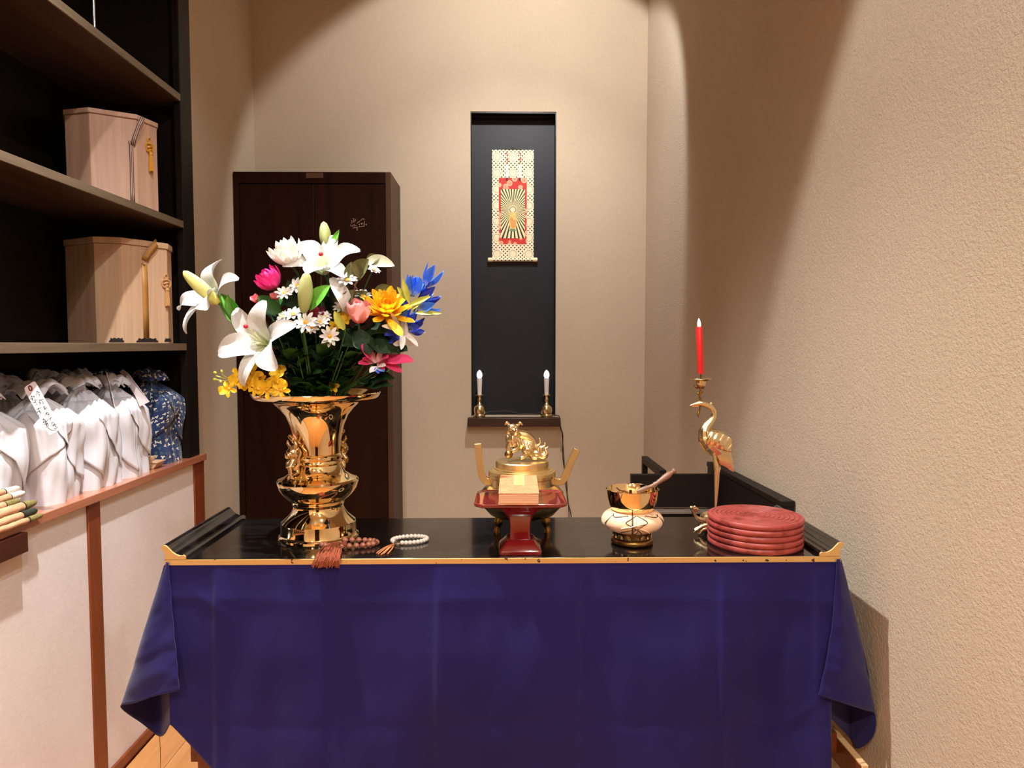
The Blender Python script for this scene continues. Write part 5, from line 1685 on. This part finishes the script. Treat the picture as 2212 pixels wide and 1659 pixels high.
M['white_cloth'] = cloth_mat('white_silk_cloth', (218, 219, 228))
t = NT('navy_print')
uv = t.mapping('UV')
vo = t.N.new('ShaderNodeTexVoronoi'); vo.voronoi_dimensions = '2D'; vo.inputs['Scale'].default_value = 56; vo.inputs['Randomness'].default_value = .65
t.link(uv, vo.inputs['Vector'])
vs = t.N.new('ShaderNodeVectorMath'); vs.operation = 'SUBTRACT'
t.link(uv, vs.inputs[0]); t.link(vo.outputs['Position'], vs.inputs[1])
sx, sy, sz = t.sep(vs.outputs[0])
rad = t.math('SQRT', t.math('ADD', t.math('MULTIPLY', sx, sx), t.math('MULTIPLY', sy, sy)))
cr_, cg_, cb_ = t.sep(vo.outputs['Color'])
ang = t.math('ADD', t.math('ARCTAN2', sy, sx), t.math('MULTIPLY', cr_, 6.28))
lob = t.math('POWER', t.math('ABSOLUTE', t.math('COSINE', t.math('MULTIPLY', ang, 1.5))), 0.8)
mot = t.math('LESS_THAN', rad, t.math('MULTIPLY', lob, .0062))
base = t.ramp(t.noise(uv, 24), [(.3, lin((16, 34, 82))), (.7, lin((24, 54, 108)))])
pale = t.ramp(cg_, [(.35, lin((70, 96, 110))), (.5, lin((232, 228, 206)))])
t.color(t.mix(mot, base, pale)); t.p(rough=.7, sheen=.2)
M['navy_print'] = t.m
M['tag_paper'] = plain('paper_tag', (214, 202, 204), 0.8, vary=0.05)
M['eyelet'] = plain('red_eyelet', (120, 22, 30), 0.5)


def bundle(c, hx, hy, hb, ht, m, name, label, cat, group, seed=0, knot=True, rot=0.0, dull=False):
    c = Vector(c)
    root = thing(name, label, cat, c, group)
    rs = random.Random(seed)
    o1, o2 = rs.uniform(0, 50), rs.uniform(0, 50)
    ph = rs.uniform(0, 6)

    def sec(z):
        """outline scale and squareness at height fraction z of the whole bundle"""
        s = z * ht
        if s < hb: return 1.0 - .05 * (1 - s / hb), 4.2
        f = (s - hb) / (ht - hb)
        return 1.0 - .80 * f ** 1.25, 4.2 - 2.1 * min(1, f * 1.3)

    def fn(a, b):
        z = 1 - (1 - a) ** 1.15 if False else a
        sc_, ex = sec(z)
        th = 2 * PI * b
        cx, sy_ = math.cos(th), math.sin(th)
        k = (abs(cx) ** ex + abs(sy_) ** ex) ** (-1 / ex)
        f = max(0, (z * ht - hb) / (ht - hb))
        fold = .0085 * min(1, f * 1.6) ** .8 * (1 - .4 * f) * (math.sin(11 * th + ph + 3 * math.sin(2 * th)) + .6 * math.sin(19 * th + 2 * ph))
        drape = .0125 * noise.noise(Vector((cx * 2.6 + o1 + z * 1.6, sy_ * 2.6 - z * 1.1, z * 2.0 + o2))) + .0011 * math.sin(23 * th + 5 * noise.noise(Vector((cx + o2, sy_, z)))) * min(1, z * 3)
        big = .012 * noise.noise(Vector((cx * 1.2 + o2, sy_ * 1.2 + o1, z * 2.2)))
        rx_, ry_ = hx * sc_ * k + fold + drape + big, hy * sc_ * k + fold + drape + big
        x, y = rx_ * cx, ry_ * sy_
        xr_ = x * math.cos(rot) - y * math.sin(rot); yr_ = x * math.sin(rot) + y * math.cos(rot)
        return (c.x + xr_, c.y + yr_, c.z + z * ht + .002 * noise.noise(Vector((cx * 4, sy_ * 4, o1))) * (z > .02))

    per = 4 * (hx + hy)
    mb = MB().grid(fn, 34, 110, wrap=True, uvf=lambda a, b: (b * per, a * (ht + .04)))
    mb.f.append(list(range(110))[::-1]); mb.f.append(list(range(len(mb.v) - 110, len(mb.v))))
    obj('wrapped_box', mb, m, root, sharp=75)
    # loose cloth ends folded down over the sides, hems slanting
    for q, (t0, t1, za, zb_) in enumerate((((-1.75, .15, .10, .70) if seed % 2 else (-1.9, -.3, .66, .06)), (-.55, .75, .72, .14))):
        def flap(a, b, t0=t0, t1=t1, za=za, zb_=zb_, q=q):
            th = (t0 + (t1 - t0) * b) / (2 * PI)
            hem = za + (zb_ - za) * b ** (.8 + .1 * (seed % 5)) + .02 * math.sin(b * 7 + q + seed)
            z = .90 - (.90 - hem) * a
            p = Vector(fn(z, th))
            o = Vector((p.x - c.x, p.y - c.y, 0))
            o.normalize()
            return p + o * (.0016 + .0008 * q + .0022 * a * math.sin(b * 9 + q + seed) * (a > .2) + .002 * a)
        obj('cloth_flap', MB().grid(flap, 18, 30, uvf=lambda a, b: (b * .2, a * .2)), m, root, sharp=180, solid=.0006)
    if knot:
        kb_ = c + Vector((0, 0, ht - .006))
        n = 4
        for k in range(n):
            a = rs.uniform(-.4, .4) + PI / 2 * k + rot + .3
            d = Vector((math.cos(a), math.sin(a), 0)); s = Vector((-d.y, d.x, 0))
            L = rs.uniform(.045, .065) * (hx / .075); lift = rs.uniform(.018, .032); wv = rs.uniform(.026, .036)
            def ear(u, v, d=d, s=s, L=L, lift=lift, wv=wv, k=k):
                w = wv * (.22 + .9 * math.sin(PI * min(1, u * .86 + .03)) ** .8)
                vv = v * 2 - 1
                p = kb_ + d * (L * u) + Vector((0, 0, lift * math.sin(PI * u * .85) + .012 * (1 - u)))
                return p + s * (vv * w) + Vector((0, 0, 1)) * (.35 * w * (1 - vv * vv) + .0035 * math.sin(vv * 7 + u * 6 + k * 2 + ph)) + d * .006 * math.sin(vv * 4 + k)
            mb = MB().grid(ear, 12, 12, uvf=lambda a, b: (a * .08, b * .08))
            obj('knot_ear', mb, m, root, sharp=180, solid=.0016)
        mb = MB()
        mb.grid(lambda a, b: kb_ + Vector(((.020 + .004 * math.sin(b * 2 * PI * 5 + a * 5)) * math.sin(PI * (.06 + .88 * a)) * math.cos(2 * PI * b), (.018 + .004 * math.sin(b * 2 * PI * 4 + a * 3)) * math.sin(PI * (.06 + .88 * a)) * math.sin(2 * PI * b), .014 - .022 * math.cos(PI * a))), 12, 30, wrap=True, uvf=lambda a, b: (b * .1, a * .05))
        obj('knot', mb, m, root, sharp=180)
    return root


GW = 'white wrapped bundles on the counter'
WB = (('foremost white cloth-wrapped box, cut by the left picture edge', 1.470, .235, 3), ('second white cloth-wrapped box, behind the large paper tag', 1.625, .232, 5),
      ('third white cloth-wrapped box on the counter', 1.790, .240, 8), ('fourth white cloth-wrapped box, next to the navy patterned bundle', 1.938, .236, 12))
wb = []
for lb, y, ht, sd in WB:
    wb.append(bundle((-1.088 if y < 1.5 else -1.053, y, CZ), .077, .075, .176, ht, M['white_cloth'], 'wrapped_bundle', lb, 'bundle', GW, sd, rot=R((sd * 7) % 9 - 4)))
GB = 'white bundles standing in the back row'
for i, (y, sd) in enumerate(((1.56, 21), (1.72, 22), (1.88, 24), (2.02, 26))):
    bundle((-1.190, y, CZ), .044, .068, .172, .246, M['white_cloth'], 'wrapped_bundle', 'white wrapped bundle in the back row, %s from the left' % ('first', 'second', 'third', 'fourth')[i], 'bundle', GB, sd)
bundle((-1.056, 2.168, CZ), .074, .074, .190, .240, M['navy_print'], 'patterned_bundle', 'navy cloth bundle with small white sprig print at the end of the counter', 'bundle', 'navy patterned bundles', 31, rot=R(4))
bundle((-1.196, 2.172, CZ), .042, .066, .175, .235, M['navy_print'], 'patterned_bundle', 'second navy patterned bundle in the dark back corner of the counter', 'bundle', 'navy patterned bundles', 37)

# tags
def tag_plate(root, corners, strokes, eye=None, ox=0, oy=0, sc=1.0, Xp=None, side='x'):
    """corners: 4 world points in order; strokes are polylines in plate coordinates (0..1, 0..1)"""
    c = [Vector(p) for p in corners]
    n = (c[1] - c[0]).cross(c[3] - c[0]).normalized()
    if n.dot(Vector((0, 0, CAM_Z)) - c[0]) < 0: n = -n
    mb = MB(); mb.v = [p for p in c] + [p - n * .0009 for p in c]
    k = len(c)
    mb.f = [list(range(k)), list(range(2 * k - 1, k - 1, -1))] + [[i, (i + 1) % k, k + (i + 1) % k, k + i] for i in range(k)]
    tg = obj('paper_tag', mb, M['tag_paper'], root, flat=True)
    return tg, n


# plate of the large tag: traced plane just in front of the second bundle
T0, T1, T2, T3 = [(580 + 0, 400), (800, 265), (1475, 1385), (1180, 1555)]
def tp(u, v, Y): return PY(u / 11.06, 800 + v / 11.06, Y)


Ya, Yb = 1.520, 1.495
cs = [tp(585, 420, Ya), tp(625, 375, Ya), tp(800, 268, Ya + .012), tp(850, 280, Ya + .014), tp(1475, 1388, Yb + .016), tp(1183, 1555, Yb)]
# keep the plate planar
o_, e1, e2 = cs[0], (cs[5] - cs[0]), (cs[4] - cs[0])
pn = e1.cross(e2).normalized()
def on_plate(u, v):
    d = ray(u / 11.06, 800 + v / 11.06); o0 = Vector((0, 0, CAM_Z))
    return o0 + d * ((o_ - o0).dot(pn) / d.dot(pn))


cs = [on_plate(*q) for q in ((585, 420), (625, 375), (800, 268), (850, 280), (1475, 1388), (1183, 1555), (600, 500))]
tg, n = tag_plate(wb[1], cs, [])
strokes = [[(870, 500), (960, 530)], [(885, 490), (870, 590)], [(910, 520), (905, 575)], [(930, 560), (950, 605)], [(720, 570), (740, 545)], [(730, 620), (830, 640)], [(760, 600), (740, 690)], [(720, 690), (790, 680)], [(770, 650), (780, 740)], [(800, 600), (825, 640)],
           [(810, 710), (870, 700)], [(820, 730), (840, 760), (860, 715)], [(870, 790), (880, 830)], [(800, 770), (870, 760)], [(930, 720), (1040, 690)], [(960, 700), (945, 780)], [(930, 760), (990, 790)], [(990, 720), (1045, 790), (1010, 800)], [(960, 790), (950, 830)],
           [(1040, 850), (1060, 930)], [(1030, 880), (1090, 870)], [(1050, 940), (1120, 880), (1130, 920)], [(1070, 900), (1100, 940)], [(870, 940), (980, 890)], [(910, 900), (950, 1010)], [(890, 1010), (960, 960)], [(930, 1040), (925, 1100)], [(960, 980), (985, 1050)], [(880, 970), (900, 985)],
           [(1080, 1040), (1150, 1000)], [(1100, 990), (1120, 1060)], [(1130, 1060), (1190, 1040)], [(1160, 1030), (1165, 1100)], [(1100, 1050), (1075, 1090)], [(1180, 1160), (1235, 1130)], [(1205, 1130), (1200, 1200)], [(1010, 1170), (1100, 1190)], [(1050, 1140), (1040, 1260)], [(1020, 1240), (1130, 1220)],
           [(1080, 1200), (1100, 1300)], [(1040, 1290), (1150, 1270)], [(1100, 1280), (1110, 1360)], [(1130, 1250), (1160, 1330)], [(1230, 1240), (1245, 1300)], [(1250, 1250), (1290, 1240)], [(1265, 1270), (1290, 1340)], [(1240, 1330), (1330, 1290)], [(1300, 1260), (1330, 1350)],
           [(1320, 1330), (1370, 1360), (1340, 1400), (1290, 1385)], [(1160, 1150), (1100, 1250), (1150, 1380), (1240, 1435), (1340, 1420)]]
mb = MB()
for s in strokes: mb.tube([on_plate(*q) + n * .0004 for q in s], .00052, 5)
obj('handwriting', mb, M['ink'], tg, kind='stuff')
ring = [on_plate(727 + 36 * math.cos(2 * PI * k / 16) + 14 * math.sin(2 * PI * k / 16), 430 + 56 * math.sin(2 * PI * k / 16)) + n * .0004 for k in range(17)]
obj('red_eyelet', MB().tube(ring, .0014, 6), M['eyelet'], tg)
# edge-on tag and the second hanging tag on the fourth bundle
def q4(u, v, Y): return PY(200 + u / 7.54, 780 + v / 7.54, Y)


tag_plate(wb[3], [q4(210, 150, 1.86), q4(232, 200, 1.845), q4(390, 870, 1.83), q4(372, 880, 1.85), q4(300, 640, 1.88)], [])
tag_plate(wb[3], [q4(440, 172, 1.985), q4(495, 136, 1.98), q4(570, 190, 1.965), q4(925, 662, 1.935), q4(770, 740, 1.94), q4(690, 560, 1.955)], [])

# small wooden tray with a wooden block between the white and navy bundles
ty = 2.032
t0 = Vector((-1.000, ty, CZ))
tray = thing('offering_tray', 'small pale wooden tray with sloping sides on the counter beside the navy bundle', 'tray', t0)
obj('tray_body', MB().prism([(-1.055, CZ), (-0.986, CZ), (-0.974, CZ + .017), (-1.067, CZ + .017)], 'y', ty - .004, ty + .044), M['kiri'], tray, bevel=.0015)
obj('tray_rim', MB().bb(-1.068, -0.973, ty - .006, ty + .046, CZ + .0165, CZ + .020), M['kiri'], tray, bevel=.001)
blk = obj('wooden_block', MB().bb(-1.062, -.999, ty + .002, ty + .038, CZ + .020, CZ + .033), M['kiri'], bevel=.004)
_tag(blk, 'pale rounded wooden block lying in the small wooden tray', 'block')

# ------------------------------------------------------------------ rolled sticks at the front left
M['straw'] = wood('straw_roll', (160, 112, 78), (214, 172, 134), 'y', .85, 60, stretch=.2, bump=.6, spec=.2)
M['straw_tip'] = plain('olive_cloth_tip', (126, 116, 66), .7, vary=.4, nscale=300)
M['green_tip'] = plain('dark_green_cloth_tip', (40, 48, 38), .6, vary=.3, nscale=200)
M['white_tip'] = plain('white_paper_tip', (226, 216, 206), .7, vary=.15, nscale=200)
M['black_band'] = plain('black_thread', (28, 22, 20), .7)
rolls = (('topmost straw roll with a black and white tip', 440, 150, .0066, -.992, 'white_tip'), ('second straw roll from the top with a white paper tip', 565, 270, .0072, -.984, 'white_tip'), ('third straw roll with a blunt olive band', 450, 455, .0068, -.977, 'straw_tip'),
         ('thickest straw roll with a pointed olive tip', 860, 490, .0094, -.967, 'straw_tip'), ('straw roll with a dark green cloth tip', 860, 690, .0078, -.956, 'green_tip'), ('lowest thin straw roll with a frayed pale tip', 1000, 800, .0062, -.949, 'straw_tip'))
for i, (lb, cu, cv, r, X, tm) in enumerate(rolls):
    tip = PX(cu / 11.06, 1040 + cv / 11.06, X)
    root = thing('straw_roll', lb, 'roll', (X, tip.y - .2, tip.z - r), 'straw rolls on the counter front')
    d = Vector((-.012 - .01 * (i < 2), -1, 0)).normalized()
    L0 = .42
    zb = tip.z
    st = tip + d * .045
    pts = [st + d * (L0 * k / 30) + Vector((.0008 * math.sin(k * 2.1 + i), 0, .0006 * math.sin(k * 1.7 + i))) for k in range(31)]
    obj('straw_body', MB().tube(pts, [r * (1 + .05 * math.sin(k * 2.9 + i)) for k in range(31)], 14), M['straw'], root, sharp=70)
    e = tip + Vector((0, 0, 0))
    pr_ = [1.0, .98, .86, .62, .30] if cu > 500 and 'pointed' in lb else [1.0, 1.0, .95, .86, .5]
    obj('cloth_tip', MB().tube([st.lerp(e, x) for x in (-.02, .25, .55, .85, 1)], [r * x * 1.02 for x in pr_], 14), M[tm], root, sharp=70)
    obj('thread_band', MB().tube([st.lerp(e, .0), st.lerp(e, .06)], r * 1.07, 14), M['black_band'], root)

# ------------------------------------------------------------------ octagonal wooden boxes on the shelves
M['pink_wood'] = wood('pink_wood_box', (176, 138, 116), (206, 170, 148), 'z', .6, 14, stretch=.05, bump=.02)
t = NT('striped_ribbon')
uvv = t.mapping('UV')
sx, sy, sz = t.sep(uvv)
fr = t.math('FRACT', t.math('MULTIPLY', sx, 2.999))
t.color(t.mix(t.math('GREATER_THAN', t.math('ABSOLUTE', t.math('SUBTRACT', fr, .5)), .30), lin((96, 72, 66)), lin((206, 176, 160)))); t.p(rough=.6)
M['ribbon_stripe'] = t.m
M['gold_ribbon'] = plain('ochre_ribbon', (180, 128, 64), .5, vary=.1, nscale=200)
M['gold_silk'] = plain('gold_silk_tassel', (206, 146, 40), .4, vary=.3, nscale=500)
M['tan_silk'] = plain('tan_silk_tassel', (206, 158, 104), .5, vary=.25, nscale=500)


def oct_box(name, label, corners, zb, zt, m, lid, over):
    """corners: outline of the box in plan, counter-clockwise"""
    cx = sum(p[0] for p in corners) / len(corners); cy = sum(p[1] for p in corners) / len(corners)
    root = thing(name, label, 'box', (cx, cy, zb))
    obj('box_body', MB().prism(corners, 'z', zb, zt - lid), m, root, bevel=.001, sharp=20)
    big = [(cx + (x - cx) * over, cy + (y - cy) * over) for x, y in corners]
    obj('lid', MB().prism(big, 'z', zt - lid + .0008, zt), m, root, bevel=.002, sharp=20)
    return root


def octagon(pR, ang, main, cham):
    """pR: front right corner of the widest visible face; ang: direction that face looks to (plan angle); returns ccw corners"""
    d = Vector((math.cos(ang), math.sin(ang), 0)); s = Vector((-d.y, d.x, 0))      # s = to the left hand when facing out -> right in view is +s
    p = Vector((pR[0], pR[1], 0)); out = [p.copy()]
    dirs = [-s]
    q = p.copy(); h = -s
    lens = [main, cham] * 4
    for k in range(7):
        q = q + h * lens[k]
        out.append(q.copy())
        h = Matrix.Rotation(-PI / 4, 3, 'Z') @ h
    return [(v.x, v.y) for v in out][::-1]


def ribbon(root, pts, w, m, nrm, name='ribbon'):
    """flat ribbon along pts, nrm = outward"""
    mb = MB(); n = Vector(nrm).normalized()
    P = [Vector(p) for p in pts]
    for i, p in enumerate(P):
        t_ = (P[min(i + 1, len(P) - 1)] - P[max(i - 1, 0)]).normalized()
        s = t_.cross(n).normalized()
        for j in range(2):
            mb.v.append(p + s * (w * (j - .5))); mb.uv[len(mb.v) - 1] = (float(j), i / 4)
    for i in range(len(P) - 1):
        mb.f.append([2 * i, 2 * i + 1, 2 * i + 3, 2 * i + 2])
    return obj(name, mb, m, root, solid=.0012)


def tassel(root, top, d_out, m, H):
    top = Vector(top); n = Vector(d_out).normalized(); s = n.cross(Vector((0, 0, 1))).normalized()
    o = obj('tassel_cord', MB().tube(cr([top + s * .003, top + Vector((0, 0, H * .12)) + s * .006, top + Vector((0, 0, H * .2)), top + Vector((0, 0, H * .12)) - s * .006, top - s * .003], 6), .0018, 7)
            .tube(cr([top, top + s * .013 - Vector((0, 0, .004)), top + s * .010 - Vector((0, 0, .020)), top - Vector((0, 0, .022)) + n * .004], 6), .0026, 8).tube(cr([top, top - s * .013 - Vector((0, 0, .004)), top - s * .010 - Vector((0, 0, .020)), top - Vector((0, 0, .022)) + n * .004], 6), .0026, 8)
            .tube(cr([top - s * .008 - Vector((0, 0, .010)), top + n * .005 - Vector((0, 0, .008)), top + s * .008 - Vector((0, 0, .012))], 5), .0028, 8).tube(cr([top - s * .006 - Vector((0, 0, .020)), top + n * .006 - Vector((0, 0, .017)), top + s * .006 - Vector((0, 0, .020))], 5), .0026, 8), m, root)
    mb = MB(); k0 = top - Vector((0, 0, .024)) + n * .004
    mb.lathe([(.0040, 0), (.0058, -.003), (.0052, -.008), (.0046, -.009)], k0, 14)
    for k in range(26):
        a = 2 * PI * k / 26
        mb.tube([k0 - Vector((0, 0, .008)) + s * (.0038 * math.cos(a)) + n * (.003 * math.sin(a)), k0 - Vector((0, 0, H * .4)) + s * (.0056 * math.cos(a)) + n * (.004 * math.sin(a)), k0 - Vector((0, 0, H * .62 + rf.uniform(0, .004))) + s * (.0060 * math.cos(a)) + n * (.004 * math.sin(a))], .0011, 5)
    obj('tassel_fringe', mb, m, o, kind='stuff')


# upper box
zb, zt = 1.4575, 1.706
pc_ = Vector((-.990, 1.994, 0))
angU = math.atan2(-.86, .51)
oc = octagon((pc_.x, pc_.y), angU, .110, .078)
ub = oct_box('octagonal_box', 'pinkish octagonal wooden box with striped ribbon and gold tassel on the upper shelf', oc, zb, zt, M['pink_wood'], .014, 1.035)
d = Vector((math.cos(angU), math.sin(angU), 0)); s = Vector((-d.y, d.x, 0))


def onface(u, v, p0, dn, off=.0015):
    o0 = Vector((0, 0, CAM_Z)); r_ = ray(u, v)
    return o0 + r_ * ((p0 + dn * off - o0).dot(dn) / r_.dot(dn))


P0 = Vector((pc_.x, pc_.y, 1.5))
def uo(u, v, off=.0015): return onface(u / 3.95, v / 3.95, P0, d, off)


lidoff = .0075
ribbon(ub, [uo(1134, 1740), uo(1130, 1640), uo(1124, 1400), uo(1118, 1230), uo(1112, 1200, .003)], .0115, M['ribbon_stripe'], d)
ribbon(ub, [uo(1134, 1235, .005), uo(1150, 1170, .006), uo(1186, 1070, .008), uo(1204, 1034, .009), uo(1214, 1012, .004), uo(1218, 1006, -.012)], .0125, M['ribbon_stripe'], d, 'ribbon_loop')
dr = Matrix.Rotation(PI / 4, 3, 'Z') @ d
sr = Vector((-dr.y, dr.x, 0))
tq = P0 + sr * .046 + dr * .002
tassel(ub, Vector((tq.x, tq.y, onface(1367 / 3.95, 1262 / 3.95, P0, dr, .002).z)), dr, M['gold_silk'], .082)

# lower box
zb, zt = 1.0845, 1.376
pR = Vector((-.975, 2.122, 0))
angL = math.atan2(-.50, .866)
oc = octagon((pR.x, pR.y), angL, .138, .068)
lb_ = oct_box('octagonal_box', 'tan octagonal wooden box with ochre ribbon and scalloped base on the lower shelf', oc, zb, zt, M['kiri'], .018, 1.03)
d = Vector((math.cos(angL), math.sin(angL), 0)); s = Vector((-d.y, d.x, 0))
P0 = Vector((pR.x, pR.y, 1.2))
def lo(u, v, off=.0015): return onface(u / 3.95, 420 + v / 3.95, P0, d, off)


ribbon(lb_, [lo(1250, 1225), lo(1245, 1000), lo(1240, 800), lo(1232, 590)], .0172, M['gold_ribbon'], d)
ribbon(lb_, [lo(1236, 560, .004), lo(1250, 530, .006), lo(1280, 480, .0075), lo(1318, 436, .008), lo(1334, 416, .004), lo(1340, 408, -.012)], .020, M['gold_ribbon'], d, 'ribbon_loop')
obj('stud', MB().ell(lo(1228, 592, .003), .0034), M['gold_pale'], lb_)
tassel(lb_, lo(1418, 730, .002), d, M['tan_silk'], .080)


def scallop(p0, dn, u0, u1, vt, vb):
    n = 7
    pts = [(u0, vb), (u0 - 2, vb - 10), (u0 + (u1 - u0) * .08, vt + (vb - vt) * .45)]
    for k in range(n):
        f = .10 + .80 * k / (n - 1)
        pts.append((u0 + (u1 - u0) * f, vt + (8 if k % 2 else 0)))
    pts += [(u0 + (u1 - u0) * .92, vt + (vb - vt) * .45), (u1 + 2, vb - 10), (u1, vb)]
    P = [onface(u / 3.95, 420 + v / 3.95, p0, dn, .0006) for u, v in pts]
    mb = MB(); k = len(P); mb.v = P + [p - dn * .0012 for p in P]
    mb.f = [list(range(k)), list(range(k, 2 * k))[::-1]] + [[i, (i + 1) % k, k + (i + 1) % k, k + i] for i in range(k)]
    obj('base_cutout', mb, M['black_band'], lb_, flat=True)


scallop(P0, d, 1165, 1350, 1225, 1262)
scallop(P0, d, 1405, 1462, 1225, 1258)
dl = Matrix.Rotation(-PI / 4, 3, 'Z') @ d
pL = P0 - s * .138
scallop(pL, dl, 930, 1058, 1222, 1262)
